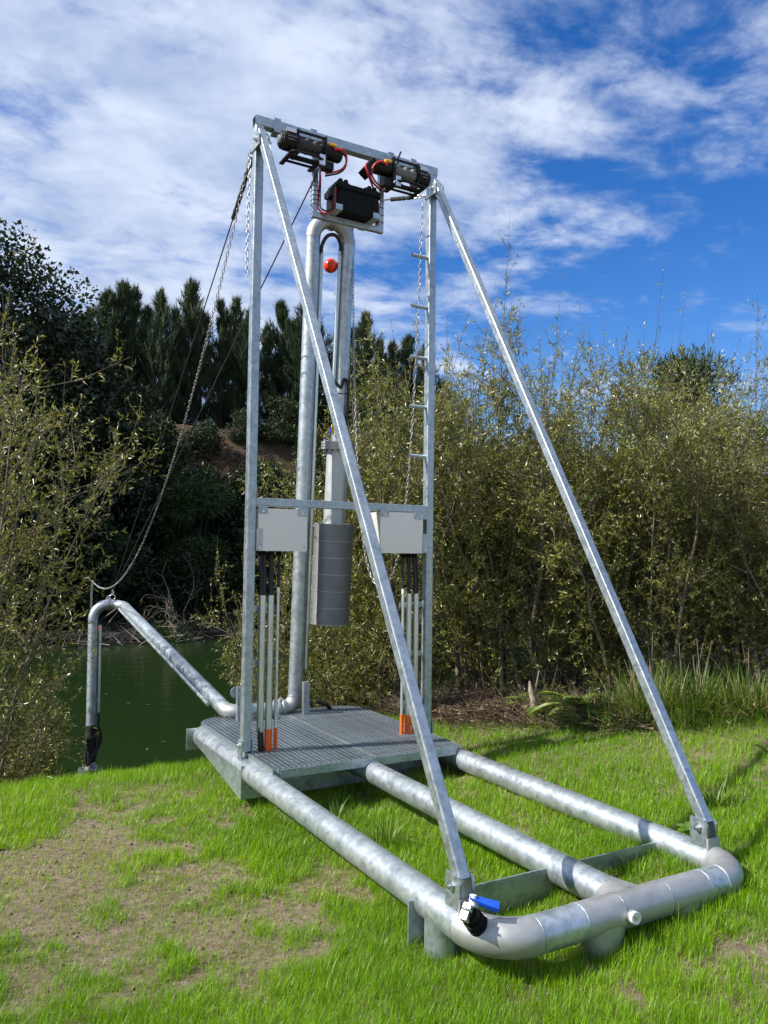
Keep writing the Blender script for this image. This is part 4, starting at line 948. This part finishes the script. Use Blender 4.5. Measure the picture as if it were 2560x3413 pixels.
def willow_thing(data, loc, label, group, leafmat=None):
    wood, thin, (v, t, tint) = data
    r = thing('willow_shrub', loc, label, 'shrub', group)
    np_mesh('trunk', *wood, BARK, r, smooth=True); np_mesh('twigs', *thin, TWIG, r)
    np_mesh('crown', v, t, leafmat or WILLOW, r, tint=tint); return r

# the thicket at the right and behind the platform
LBL_T = 'olive slender-leaved willow in the dense thicket behind the platform and right brace'
GRP_T = 'willows of the right-hand thicket'
variants = [willow(11, 3.2, 0.95, 13, 26, 9, 12, 14), willow(12, 3.2, 0.90, 12, 28, 9, 11, 34), willow(13, 3.0, 1.00, 13, 26, 9, 12, 12), willow(14, 3.4, 0.85, 12, 28, 9, 11, 30)]
protos = [None]*4
spots = [  # x, y, variant, height scale, rotation
    (1.62, 2.95, 2, 0.78, 0.4), (1.95, 2.35, 0, 1.05, 1.3), (2.40, 2.05, 2, 1.12, 2.1), (2.80, 1.62, 0, 1.10, 4.0), (3.15, 1.30, 1, 1.08, 0.3), (3.55, 1.02, 2, 0.95, 5.1),
    (3.85, 0.62, 3, 0.90, 2.9), (4.25, 0.32, 0, 0.86, 3.6), (4.45, -0.15, 2, 0.82, 1.0), (4.95, -0.35, 1, 0.78, 4.6),
    (2.55, 2.95, 3, 0.98, 0.9), (3.35, 2.35, 1, 1.02, 2.3), (4.10, 1.75, 1, 1.04, 5.6), (4.85, 1.15, 3, 0.90, 3.3), (5.50, 0.55, 1, 0.84, 0.1), (5.75, -0.30, 0, 0.82, 1.9)]
for x, y, vi, sc, rz in spots:
    k_ = float(sstep(1.8, 2.7, x)); x -= 0.48*k_; y -= 0.56*k_; sc *= 1-0.09*k_
    z = gz(x, y); hs = sc
    if z < -0.4: hs = sc*(1+min(0.35, (-0.4-z)*0.25))
    if protos[vi] is None:
        protos[vi] = willow_thing(variants[vi], (x, y, z), LBL_T, GRP_T); protos[vi].rotation_euler = (0, 0, rz); protos[vi].scale = (sc, sc, hs)
    else: copy_tree(protos[vi], (x, y, z), rz, (sc, sc, hs))
# the bush at the left edge, nearer the camera than the lowered arm
lb1 = willow_thing(willow(31, 4.35, 0.95, 13, 20, 8, 10, 14, 0.043, 0.17, (0.0, 0.1)), (-1.28, 2.25, gz(-1.28, 2.25)), 'tall sunlit willow bush at the left edge, twigs reaching over the river', 'willow bushes at the left edge')
lb2 = willow_thing(willow(32, 2.6, 0.70, 8, 12, 8, 9, 2, 0.045, 0.22, (0.22, 0.1)), (-1.25, 2.85, gz(-1.25, 2.85)), 'lower willow bush leaning over the water in front of the drop leg', 'willow bushes at the left edge')

# feathery hilltop windbreak
def feather_tree(seed, H, rad_, nb, ns):
    rng = np.random.default_rng(seed); t = np.linspace(0, 1, 8)
    P = np.stack([np.cumsum(rng.normal(size=8)*0.04), np.cumsum(rng.normal(size=8)*0.04), H*0.97*t], -1); P[0, :2] = 0
    wood = [poly_tube_np(P, np.linspace(0.11, 0.015, 8), 7)]
    tb = 0.04+0.95*rng.uniform(0, 1, nb); x = tb*7; i = np.minimum(x.astype(int), 6); f = (x-i)[:, None]; st = P[i]*(1-f)+P[i+1]*f
    az = rng.uniform(0, 2*np.pi, nb); el = rng.uniform(0.35, 0.9, nb)+0.45*tb; bl = (rad_*(1.0-tb)**0.75*(0.55+0.45*np.minimum(1, tb/0.25))+0.14)*rng.uniform(0.35, 1.25, nb)
    bd = np.stack([np.cos(az)*np.cos(el), np.sin(az)*np.cos(el), np.sin(el)], -1); en = st+bd*bl[:, None]
    wood.append(sticks_np(st, en, 0.022*(1.1-tb), np.full(nb, 0.004)))
    k = np.repeat(np.arange(nb), ns); tt = rng.uniform(0.2, 1.05, len(k))[:, None]; B = st[k]+(en[k]-st[k])*tt+rng.normal(size=(len(k), 3))*0.05
    D = unit(bd[k]*0.9+rng.normal(size=(len(k), 3))*0.36+np.array([0, 0, 0.45])); n = len(k)
    v, tr = leaves_np(rng, B, D, rng.uniform(0.25, 0.65, n), rng.uniform(0.014, 0.03, n), 0.1, 0.12)
    tint = np.repeat(np.clip(rng.beta(2, 2, n), 0, 1), 4)
    return join_np(wood), (v, tr, tint)
def tree_thing(name, data, loc, label, cat, group, leafm, bark=BARKD):
    wood, (v, t, tint) = data; r = thing(name, loc, label, cat, group)
    np_mesh('trunk', *wood, bark, r, smooth=True); np_mesh('crown', v, t, leafm, r, tint=tint); return r
ORD = ['leftmost', 'second', 'third', 'fourth', 'fifth', 'sixth', 'seventh', 'eighth', 'ninth', 'tenth', 'eleventh', 'twelfth', 'thirteenth', 'fourteenth', 'fifteenth', 'sixteenth', 'seventeenth', 'eighteenth', 'nineteenth', 'twentieth', 'twenty-first', 'twenty-second', 'twenty-third', 'rightmost']
fd = [feather_tree(51+i, 6.3, 2.3, 125, 56) for i in range(3)]; fp = [None]*3
wb = []
rngw = random.Random(8)
for i in range(24):
    u = 280+i*49+rngw.uniform(-12, 12); d = 37.0+rngw.uniform(-1.2, 1.5); az = YAW+math.atan((u-1280)/F_PX)
    hgt = (0.96 if i < 10 else 0.90 if i < 16 else 0.82)*rngw.uniform(0.88, 1.10)
    wb.append((CAM.x+d*math.sin(az), CAM.y+d*math.cos(az), hgt))
for i, (x, y, h_) in enumerate(wb):
    lab = f'{ORD[i]} feathery evergreen of the tall row on the far hilltop' if i in (0, 23) else f'{ORD[i]} feathery evergreen from the left in the far hilltop row'
    z = gz(x, y)-0.1; hs = h_*(12.2-z)/6.2*0.98 if False else h_
    vi = i % 3
    if fp[vi] is None: fp[vi] = tree_thing('windbreak_tree', fd[vi], (x, y, z), lab, 'tree', 'windbreak row on the hilltop', PINE); fp[vi].scale = (h_*0.85, h_*0.85, h_)
    else: copy_tree(fp[vi], (x, y, z), i*1.7, (h_*rngw.uniform(0.68, 1.0), h_*rngw.uniform(0.68, 1.0), h_*rngw.uniform(0.95, 1.08)), lab)

# round leafy bushes and trees built from clustered leaves
def leafy(seed, H, R, nl, leaf, lumps=16, base=0.12, up=0.1, asp=0.5, shell=0.45, strip=False):
    rng = np.random.default_rng(seed); c = []
    for i in range(lumps):
        a = rng.uniform(0, 2*np.pi); zz = rng.uniform(base, 0.86); rr = R*np.sqrt(max(0.05, 1-((zz-0.45)/0.6)**2))*rng.uniform(0.2, 0.85)
        c.append((math.cos(a)*rr, math.sin(a)*rr, zz*H, R*rng.uniform(0.28, 0.5)))
    c.append((0, 0, H*0.82, R*0.42)); c = np.array(c); k = rng.integers(0, len(c), nl)
    dirs = unit(rng.normal(size=(nl, 3))); rad2 = c[k, 3]*(1-shell*rng.uniform(0, 1, nl)**1.5)*(0.85+0.3*vnoise(dirs[:, 0]*3+k, dirs[:, 1]*3+dirs[:, 2]*3, seed))
    B = c[k, :3]+dirs*rad2[:, None]*np.array([1, 1, 0.85]); B[:, 2] = np.maximum(B[:, 2], 0.02)
    D = unit(dirs*0.6+rng.normal(size=(nl, 3))*0.6+np.array([0, 0, up])); ln = leaf*rng.uniform(0.6, 1.4, nl)
    v, t = leaves_np(rng, B, D, ln, ln*asp*rng.uniform(0.8, 1.2, nl), 0.2, 0.15)
    tint = np.repeat(np.clip(rng.beta(2, 2.4, nl)*0.9+0.12*(B[:, 2]/H-0.4), 0, 1), 4)
    wood = [sticks_np(np.zeros((len(c), 3))+np.array([0, 0, -0.3]), c[:, :3], np.full(len(c), 0.02*H**0.6), np.full(len(c), 0.006))]
    return join_np(wood), (v, t, tint)
def at_uv(u, d):
    az = YAW+math.atan((u-1280)/F_PX); return CAM.x+d*math.sin(az), CAM.y+d*math.cos(az)
x, y = 1.0, 22.8
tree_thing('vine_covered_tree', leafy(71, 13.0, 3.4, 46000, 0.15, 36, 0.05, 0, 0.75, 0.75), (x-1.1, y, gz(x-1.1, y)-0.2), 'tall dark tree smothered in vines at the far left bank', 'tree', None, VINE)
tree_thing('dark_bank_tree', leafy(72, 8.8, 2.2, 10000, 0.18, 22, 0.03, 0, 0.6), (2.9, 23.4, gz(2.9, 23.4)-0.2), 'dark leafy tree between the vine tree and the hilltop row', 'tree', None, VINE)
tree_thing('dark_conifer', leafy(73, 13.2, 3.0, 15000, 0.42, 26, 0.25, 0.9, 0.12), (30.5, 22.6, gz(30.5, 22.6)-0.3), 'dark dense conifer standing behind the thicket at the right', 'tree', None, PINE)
bd_ = [leafy(81+i, 3.4, 2.0, 7000, 0.17, 16, 0.05, 0.05, 0.5) for i in range(3)]
bp_ = [None]*3
bank = [(-5.0, 22.4, 1.1), (-2.8, 23.8, 1.3), (-0.6, 21.9, 0.75), (1.6, 21.8, 0.75), (3.4, 22.3, 0.85), (4.6, 24.4, 1.05), (2.2, 25.2, 1.2), (6.2, 22.4, 0.80), (7.2, 24.8, 0.95), (9.0, 22.8, 0.90),
        (9.6, 25.2, 0.85), (11.6, 23.0, 1.0), (12.4, 25.3, 0.95), (14.2, 23.4, 1.1), (15.2, 25.6, 1.0), (17.2, 23.4, 1.15), (18.0, 26.2, 1.1), (20.6, 23.8, 1.2), (24, 24.0, 1.3), (5.6, 26.3, 0.95), (-4.2, 26.0, 1.5), (0.2, 27.0, 1.3), (8.0, 27.6, 0.5), (9.9, 27.9, 0.42), (11.6, 27.8, 0.6), (4.6, 27.6, 0.7)]
bank += [(5.6, 34.6, 0.62), (8.4, 34.0, 0.55), (11.0, 33.4, 0.6), (13.4, 32.6, 0.6), (15.8, 31.8, 0.65), (3.2, 34.8, 0.8), (18.0, 30.8, 0.7)]
for i, (x, y, s_) in enumerate(bank):
    vi = i % 3; z = gz(x, y)-0.15
    lab = 'dark green bush in the shaded mass covering the far river bank'
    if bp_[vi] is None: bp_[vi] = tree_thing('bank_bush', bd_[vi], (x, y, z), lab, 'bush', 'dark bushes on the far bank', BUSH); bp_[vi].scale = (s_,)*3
    else: copy_tree(bp_[vi], (x, y, z), i*2.1, s_, lab)
x, y = at_uv(640, 29.0)
tree_thing('drooping_conifer', leafy(91, 4.6, 1.2, 5000, 0.34, 14, 0.05, -0.5, 0.12), (x, y-0.4, gz(x, y)-0.6), 'mid green drooping conifer on the far bank below the brown ridge', 'tree', None, BUSHG)
x, y = at_uv(800, 31.3)
tree_thing('round_shrub', leafy(92, 1.9, 0.55, 2600, 0.14, 10, 0.05, 0.3, 0.4), (x, y, gz(x, y)-0.1), 'small yellow-green shrub on the brown ridge beside the left post', 'shrub', None, YELG)
x, y = at_uv(575, 31.0)
tree_thing('young_tree', leafy(93, 2.0, 0.8, 2000, 0.14, 10, 0.25, 0.1, 0.45), (x, y, gz(x, y)-0.1), 'young round-leaved tree at the left end of the brown ridge', 'tree', None, BUSHG)
# low shrubs overhanging the far waterline
for u, d, s_, m_, lab in ((560, 24.6, 0.55, BUSHG, 'low green shrub overhanging the far waterline above the dead branches'), (905, 26.5, 0.6, BUSH, 'low dark shrub at the far waterline behind the left post')):
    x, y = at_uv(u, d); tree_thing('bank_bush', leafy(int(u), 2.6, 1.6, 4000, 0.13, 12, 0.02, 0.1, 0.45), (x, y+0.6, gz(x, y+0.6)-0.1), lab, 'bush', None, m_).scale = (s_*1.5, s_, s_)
# driftwood and dead branches on the far shore
def stick_pile(name, seed, loc, n, ext, ln, label, mat):
    rng = np.random.default_rng(seed); A = rng.normal(size=(n, 3))*np.array(ext)*0.5; A[:, 2] = np.abs(A[:, 2])
    d = unit(rng.normal(size=(n, 3))*np.array([1, 0.5, 0.35])); L = rng.uniform(0.3, 1, n)*ln
    v, t = sticks_np(A, A+d*L[:, None], rng.uniform(0.008, 0.022, n), np.full(n, 0.004))
    r = thing(name, loc, label, 'driftwood'); o = np_mesh('sticks', v, t, mat, r); o['kind'] = 'stuff'; return r
x, y = at_uv(455, 25.1); stick_pile('driftwood_pile', 5, (x, y, WATER_Z-0.05), 260, (3.0, 0.8, 0.5), 1.1, 'tangle of brown driftwood sticks at the far waterline under the lowered arm', DEADW)
def dead_branch(loc, seed, label, L=1.5):
    rng = np.random.default_rng(seed); segs = []
    def grow(p, d, l, r, k):
        q = p
        for j in range(4):
            d = unit(d+rng.normal(size=3)*0.22); nq = q+d*l/4; segs.append((q, nq, r*(1-j*0.15), r*(1-(j+1)*0.15))); q = nq
            if k > 0 and rng.random() < 0.8: grow(q, unit(d+rng.normal(size=3)*0.6), l*0.55, r*0.5, k-1)
    for a in range(4): grow(np.zeros(3), unit(np.array([rng.normal()*0.9+0.3, rng.normal()*0.3, 0.7])), L, 0.022, 3)
    A = np.array([s[0] for s in segs]); Bq = np.array([s[1] for s in segs])
    v, t = sticks_np(A, Bq, np.array([s[2] for s in segs]), np.array([s[3] for s in segs]))
    r = thing('dead_branch', loc, label, 'branch'); np_mesh('branch_wood', v, t, DEADW, r)
x, y = at_uv(625, 25.6); dead_branch((x, y, WATER_Z+0.1), 4, 'pale bare forked branch sticking up from the far waterline')

# ferns, tussocks, weeds, stump
def fern(loc, nf, L, seed, label, rz=0):
    rng = np.random.default_rng(seed); r = thing('fern', loc, label, 'fern', 'ferns at the thicket and bank')
    for f in range(nf):
        az = rng.uniform(0, 2*np.pi); l = L*rng.uniform(0.75, 1.1); n = 22; t = np.linspace(0, 1, n); el = rng.uniform(0.7, 1.2)
        h = np.stack([t*l*math.cos(el)+0.35*l*t**2, 0*t, t*l*math.sin(el)-0.55*l*t**2.2], -1)
        P = np.stack([h[:, 0]*math.cos(az), h[:, 0]*math.sin(az), h[:, 2]], -1); T = unit(np.gradient(P, axis=0))
        sd = unit(np.cross(T, np.array([0, 0, 1.0]))); pl_ = l*0.21*np.sin(np.pi*np.clip(t*0.9+0.1, 0, 1))**0.8
        B = np.concatenate([P, P, P[:, :]*0.5+np.roll(P, -1, 0)*0.5, P[:, :]*0.5+np.roll(P, -1, 0)*0.5])[:]; S = np.concatenate([sd, -sd, sd, -sd]); TT = np.concatenate([T]*4); LL = np.concatenate([pl_]*4)
        ok = np.ones(len(B), bool); ok[[3*n-1, 4*n-1]] = False; ok[:3] = False
        B, S, TT, LL = B[ok], S[ok], TT[ok], LL[ok]
        D = unit(S+TT*0.45+np.array([0, 0, -0.12])+rng.normal(size=S.shape)*0.05)
        Nn = unit(np.cross(D, TT)); m = B+D*LL[:, None]*0.45; W_ = np.cross(D, Nn)
        v = np.stack([B, m+W_*0.075*LL[:, None]+Nn*0.01, B+D*LL[:, None]-np.array([0, 0, 0.05])*LL[:, None], m-W_*0.075*LL[:, None]], 1).reshape(-1, 3)
        i = np.arange(len(B))[:, None]*4; tr = np.concatenate([i+np.array([[0, 1, 2]]), i+np.array([[0, 2, 3]])], 1).reshape(-1, 3)
        vs, ts = sticks_np(P[:-1], P[1:], np.full(n-1, 0.003), np.full(n-1, 0.0025)); vv, tt = join_np([(v, tr), (vs, ts)])
        tint = np.clip(np.concatenate([np.repeat(rng.random(len(B))*0.6+0.3, 4), np.full(len(vs), 0.6)]), 0, 1)
        np_mesh('frond', vv, tt, FERN, r, tint=tint)
def blades_np(rng, B, az, L, lean, wd, segs=4):
    """arching blades: base points B, azimuth az, length L, lean 0..1"""
    n = len(B); t = np.linspace(0, 1, segs+1)
    hx = L[:, None]*(lean[:, None]*(0.35*t+0.75*t**2)); hz = L[:, None]*(t*(1-0.25*lean[:, None])-0.55*lean[:, None]**2*t**2.2)
    P = np.stack([B[:, 0:1]+hx*np.cos(az)[:, None], B[:, 1:2]+hx*np.sin(az)[:, None], B[:, 2:3]+hz], -1)
    s = np.stack([-np.sin(az), np.cos(az), np.zeros(n)], -1)[:, None]*(wd[:, None]*np.clip(1.15-t**1.6*1.15, 0.02, 1))[:, :, None]*0.5
    v = np.concatenate([P-s, P+s], 2).reshape(n, segs+1, 2, 3).reshape(-1, 3); i = np.arange(n)[:, None, None]*(2*(segs+1)); f = []
    for k in range(segs): f += [[2*k, 2*k+1, 2*k+3], [2*k, 2*k+3, 2*k+2]]
    return v, (i+np.array(f)[None]).reshape(-1, 3), 2*(segs+1)
def tussock(loc, n, L, seed, label, dry=0.2, cat='tussock', name='grass_tussock', group='grass tussocks by the thicket', spread=0.10):
    rng = np.random.default_rng(seed); r = thing(name, loc, label, cat, group)
    B = np.zeros((n, 3)); B[:, :2] = rng.normal(size=(n, 2))*spread; az = np.arctan2(B[:, 1], B[:, 0])+rng.normal(size=n)*0.7
    v, t, k = blades_np(rng, B, az, L*rng.uniform(0.5, 1.1, n), rng.uniform(0.15, 1.0, n), rng.uniform(0.004, 0.008, n), 5)
    tint = np.where(rng.random(n) < dry, rng.uniform(0.75, 1, n), rng.uniform(0, 0.65, n)); o = np_mesh('blades', v, t, TUSS, r, tint=np.repeat(tint, k)); o['kind'] = 'stuff'
    if cat != 'tussock': return r
    S_ = 5; A = np.zeros((S_, 3)); A[:, :2] = rng.normal(size=(S_, 2))*0.04; e = A+np.stack([rng.normal(size=S_)*0.12, rng.normal(size=S_)*0.12, L*rng.uniform(0.9, 1.4, S_)], -1)
    np_mesh('dry_stalks', *sticks_np(A, e, np.full(S_, 0.003), np.full(S_, 0.0015)), DEADW, r); return r
def lz(x, y): return gz(x, y)
for x, y, n, L, sd, dry, lab in ((2.62, -0.42, 620, 0.42, 3, 0.35, 'arching grass tussock with dry blades just right of the right brace'), (3.14, -0.80, 520, 0.40, 4, 0.28, 'spiky green tussock at the right edge below the thicket'),
                                 (2.93, -0.52, 480, 0.42, 5, 0.10, 'soft green tussock between two spikier ones by the thicket'), (2.44, -0.26, 420, 0.24, 6, 0.10, 'low bright grass tuft behind the right brace beside the fern')):
    tussock((x, y, lz(x, y)), n, L, sd, lab, dry)
for x, y, n, L, sd, lab in ((2.30, -0.10, 380, 0.22, 21, 'short bright grass clump just right of the broken stump'), (2.78, -0.62, 420, 0.26, 22, 'low green grass clump in front of the dry-bladed tussock'), (3.42, -0.98, 460, 0.34, 23, 'green grass clump at the far right end of the lawn edge'), (3.05, -0.30, 460, 0.40, 24, 'tall green grass clump under the thicket behind the tussocks')):
    tussock((x, y, lz(x, y)), n, L, sd, lab, 0.06, 'grass clump', 'grass_clump', 'grass clumps along the lawn edge', 0.13)
fern((2.40, -0.02, lz(2.40, -0.02)), 17, 0.40, 1, 'yellow-green fern at the foot of the thicket, left of the right brace'); fern((2.22, 0.20, lz(2.22, 0.20)), 15, 0.34, 2, 'smaller fern beside the broken stump under the thicket')
fern((-0.83, 1.72, gz(-0.83, 1.72)), 12, 0.62, 3, 'wide green fern on the bank edge below the left bush')
def broken_stump(loc, d, L, label):
    r = thing('stump', loc, label, 'stump'); P = np.stack([np.linspace(0, d[0], 6)+np.array([0, .006, -.008, .01, 0, .004]), np.linspace(0, d[1], 6), np.linspace(-0.05, L, 6)], -1)
    np_mesh('trunk', *poly_tube_np(P, [0.030, 0.026, 0.024, 0.023, 0.019, 0.006], 9), DEADW, r, smooth=True)
    np_mesh('side_shoot', *sticks_np(np.array([[d[0]*.5, d[1]*.5, L*.5]]), np.array([[d[0]*.5+0.05, d[1]*.5, L*1.25]]), [0.008], [0.004]), DEADW, r)
broken_stump((2.13, 0.10, lz(2.13, 0.10)), (-0.05, 0.03), 0.27, 'pale broken stump standing at the lawn edge under the thicket')
def weed(loc, n, L, seed, label):
    rng = np.random.default_rng(seed); r = thing('weed', loc, label, 'weed', 'broad-leaved weeds in the lawn')
    for k in range(n):
        az = 2*np.pi*k/n+rng.normal()*0.3; l = L*rng.uniform(0.7, 1.1); t = np.linspace(0, 1, 7); el = rng.uniform(0.35, 0.9)
        P = np.stack([np.cos(az)*l*t*math.cos(el), np.sin(az)*l*t*math.cos(el), l*t*math.sin(el)-0.35*l*t**2+0.01], -1); s = np.array([-math.sin(az), math.cos(az), 0.0]); w_ = l*0.26*np.sin(np.pi*np.clip(t*0.92+0.06, 0, 1))**0.7
        v = np.concatenate([P-s*w_[:, None]+np.array([0, 0, 1])*w_[:, None]*0.3, P, P+s*w_[:, None]+np.array([0, 0, 1])*w_[:, None]*0.3]); f = []
        for j in range(6): f += [[j, j+1, 8+j], [j, 8+j, 7+j], [7+j, 8+j, 15+j], [7+j, 15+j, 14+j]]
        np_mesh('leaf', v, np.array(f), WEED, r, tint=np.full(len(v), rng.random()), smooth=True)
for x, y, n, L, sd, lab in ((1.36, -1.80, 9, 0.085, 1, 'broad-leaved weed beside the right brace foot'), (0.22, -1.28, 7, 0.07, 2, 'small weed between the left and middle pipes'),
                            (2.55, -1.35, 7, 0.10, 5, 'weed far right beyond the braces')):
    weed((x, y, lz(x, y)+0.01), n, L, sd, lab)
for x, y, L, sd, lab in ((0.36, -0.92, 0.20, 11, 'long-bladed grass tuft between the left and middle pipes'), (0.30, -0.52, 0.15, 12, 'grass tuft in front of the platform edge'), (1.75, -1.62, 0.17, 13, 'dark grass tuft behind the right brace foot')):
    tussock((x, y, lz(x, y)), 60, L, sd, lab, 0.08, 'grass tuft', 'grass_tuft', 'taller grass tufts in the lawn', 0.03)

# ------------------------------------------------------------------ lawn blades, litter, clods
def lawn_density(x, y):
    bare = 1.0*np.exp(-(((x+0.72)/0.82)**2+((y+0.72)/0.98)**2)**1.3)+0.75*np.exp(-(((x+1.25)/0.45)**2+((y+0.55)/0.8)**2))+0.30*np.exp(-(((x-1.05)/0.5)**2+((y+2.75)/0.35)**2))+0.45*np.exp(-(((x-2.35)/0.35)**2+((y+1.5)/0.3)**2))+0.6*np.exp(-(((x+0.45)/0.4)**2+((y+1.45)/0.3)**2))
    f = fbm(x*2.6+7, y*2.6, 41, 4); tuft = fbm(x*9, y*9, 47, 4)
    d = 1.42-0.92*bare+1.6*(f-0.5)+2.3*(tuft-0.5)
    return np.clip(d, 0.38, 1.0)
def thicket_front(x):      # y beyond which the lawn gives way to the thicket
    return np.interp(x, [1.50, 1.56, 2.0, 2.37, 2.72, 3.19, 4.2, 6.0], [9.0, 0.70, 0.24, -0.25, -0.66, -0.92, -1.3, -1.9])
rng = np.random.default_rng(77)
NB = 1150000
az = YAW+rng.uniform(-0.80, 0.74, NB); dd_ = 1.55+(9.0-1.55)*rng.uniform(0, 1, NB)**1.25
bx = CAM.x+dd_*np.sin(az); by = CAM.y+dd_*np.cos(az)
ed = bank_edge(bx)
dens = lawn_density(bx, by)
keep = (rng.random(NB) < dens*np.where(dd_ < 4.2, 0.85, 0.62)) & (by < ed+0.14+0.1*rng.random(NB)) & (by < thicket_front(bx)+0.1*rng.normal(size=NB)) & (bx < 5.2)
bx, by, dd_, dens = bx[keep], by[keep], dd_[keep], dens[keep]; n = len(bx)
B = np.stack([bx, by, ground_h(bx, by)-0.004], -1)
hgt = (0.016+0.031*dens**1.5)*rng.uniform(0.55, 1.35, n)*(0.85+0.5*fbm(bx*3, by*3, 61, 2))*(1+0.5*(rng.random(n) < 0.03))
hgt *= 0.50+0.75*fbm(bx*11, by*11, 63, 2)
wdt = 0.0022*np.clip(dd_/3.0, 0.8, 2.2)*(0.6+0.4*dens)*rng.uniform(0.7, 1.2, n); baz = rng.uniform(0, 2*np.pi, n); bln = rng.uniform(0.05, 0.75, n)
nr = dd_ < 4.6; parts_, tn = [], []
tint = np.clip(rng.beta(2.2, 2.2, n)*0.80+0.55*(fbm(bx*1.8, by*1.8, 71, 3)-0.5)+0.15*(1-dens)+(rng.random(n) < 0.05)*0.4, 0, 1)
for sel, sg in ((nr, 2), (~nr, 1)):
    v, t, k = blades_np(rng, B[sel], baz[sel], hgt[sel]*1.1, bln[sel], wdt[sel], sg); parts_.append((v, t)); tn.append(np.repeat(tint[sel], k))
v, t = join_np(parts_)
lawn = np_mesh('lawn_grass', v, t, GRASS, tint=np.concatenate(tn)); print('blades', n, 'tris', len(t)); tag(lawn, 'short bright green grass of the lawn', 'grass', kind='stuff')
# clods and crumbs on the bare soil
m = 5200; cx = rng.uniform(-1.8, 0.6, m); cy = rng.uniform(-2.2, 0.9, m); ok = rng.random(m) > lawn_density(cx, cy)*0.9; cx, cy = cx[ok], cy[ok]; m = len(cx)
o8 = np.array([[1, 0, 0], [-1, 0, 0], [0, 1, 0], [0, -1, 0], [0, 0, 1], [0, 0, -1]], float); f8 = np.array([[0, 2, 4], [2, 1, 4], [1, 3, 4], [3, 0, 4], [2, 0, 5], [1, 2, 5], [3, 1, 5], [0, 3, 5]])
rs = 0.0018+0.0075*rng.random(m)**4; V8 = o8[None]*rs[:, None, None]*rng.uniform(0.6, 1.3, (m, 6, 1))+np.stack([cx, cy, ground_h(cx, cy)+rs*0.3], -1)[:, None]
cl_ = np_mesh('soil_clods', V8.reshape(-1, 3), (np.arange(m)[:, None, None]*6+f8[None]).reshape(-1, 3), LITTER, tint=np.repeat(np.clip(rng.beta(1.8, 2.2, m)+(rng.random(m) < 0.05)*0.6, 0, 1), 6)); tag(cl_, 'crumbs of soil and small stones on the bare patch', 'soil clods', kind='stuff')
# dry leaves and twigs under the thicket and on the brown ridge
m = 9000; lx = np.concatenate([rng.uniform(1.56, 4.6, m//5), rng.uniform(1.56, 2.5, m-m//5)]); ly = thicket_front(lx)+rng.normal(size=m)*0.25+0.22
A = np.stack([lx, ly, ground_h(lx, ly)+0.01+0.10*rng.random(m)**2], -1); D = unit(np.stack([rng.normal(size=m), rng.normal(size=m), rng.normal(size=m)*0.35+0.1], -1)); tw = rng.random(m) < 0.4
v1, t1 = leaves_np(rng, A[~tw], D[~tw], rng.uniform(0.03, 0.07, (~tw).sum()), rng.uniform(0.006, 0.014, (~tw).sum())); v2, t2 = sticks_np(A[tw], A[tw]+D[tw]*rng.uniform(0.06, 0.30, tw.sum())[:, None], np.full(tw.sum(), 0.0022), np.full(tw.sum(), 0.0012))
vv, tt = join_np([(v1, t1), (v2, t2)]); li = np_mesh('dry_litter', vv, tt, LITTER, tint=np.concatenate([np.repeat(rng.random((~tw).sum()), 4), np.repeat(rng.random(tw.sum())*0.8, 6)])); tag(li, 'dry leaves and twigs littering the foot of the thicket', 'litter', kind='stuff')
m = 3000; u_ = rng.uniform(520, 1250, m); d_ = rng.uniform(28.5, 33.5, m); az = YAW+np.arctan((u_-1280)/F_PX); lx = CAM.x+d_*np.sin(az); ly = CAM.y+d_*np.cos(az)
A = np.stack([lx, ly, ground_h(lx, ly)], -1); D = unit(np.stack([rng.normal(size=m), rng.normal(size=m), 0.5*np.abs(rng.normal(size=m))], -1))
v, t = sticks_np(A, A+D*rng.uniform(0.2, 0.7, m)[:, None], np.full(m, 0.022), np.full(m, 0.010)); rb_ = np_mesh('ridge_brush', v, t, LITTER, tint=np.repeat(rng.random(m)*0.8, 6)); tag(rb_, 'dry brown brush and slash along the far ridge', 'brush', kind='stuff')

m = 70; lx = rng.uniform(-1.5, 7.0, m); ly = rng.uniform(4.0, 19.0, m); A = np.stack([lx, ly, np.full(m, WATER_Z+0.004)], -1); D = unit(np.stack([rng.normal(size=m), rng.normal(size=m), np.zeros(m)], -1)); sd_ = np.stack([-D[:, 1], D[:, 0], np.zeros(m)], -1); l_ = rng.uniform(0.05, 0.10, m)[:, None]
v = np.stack([A, A+D*l_*0.5+sd_*l_*0.14, A+D*l_, A+D*l_*0.5-sd_*l_*0.14], 1).reshape(-1, 3); i = np.arange(m)[:, None]*4; t = np.concatenate([i+np.array([[0, 2, 1]]), i+np.array([[0, 3, 2]])], 1).reshape(-1, 3)
fl_ = np_mesh('floating_leaves', v, t, LITTER, tint=np.repeat(rng.uniform(0.5, 1, m), 4)); tag(fl_, 'fallen leaves drifting on the river', 'leaves', kind='stuff')
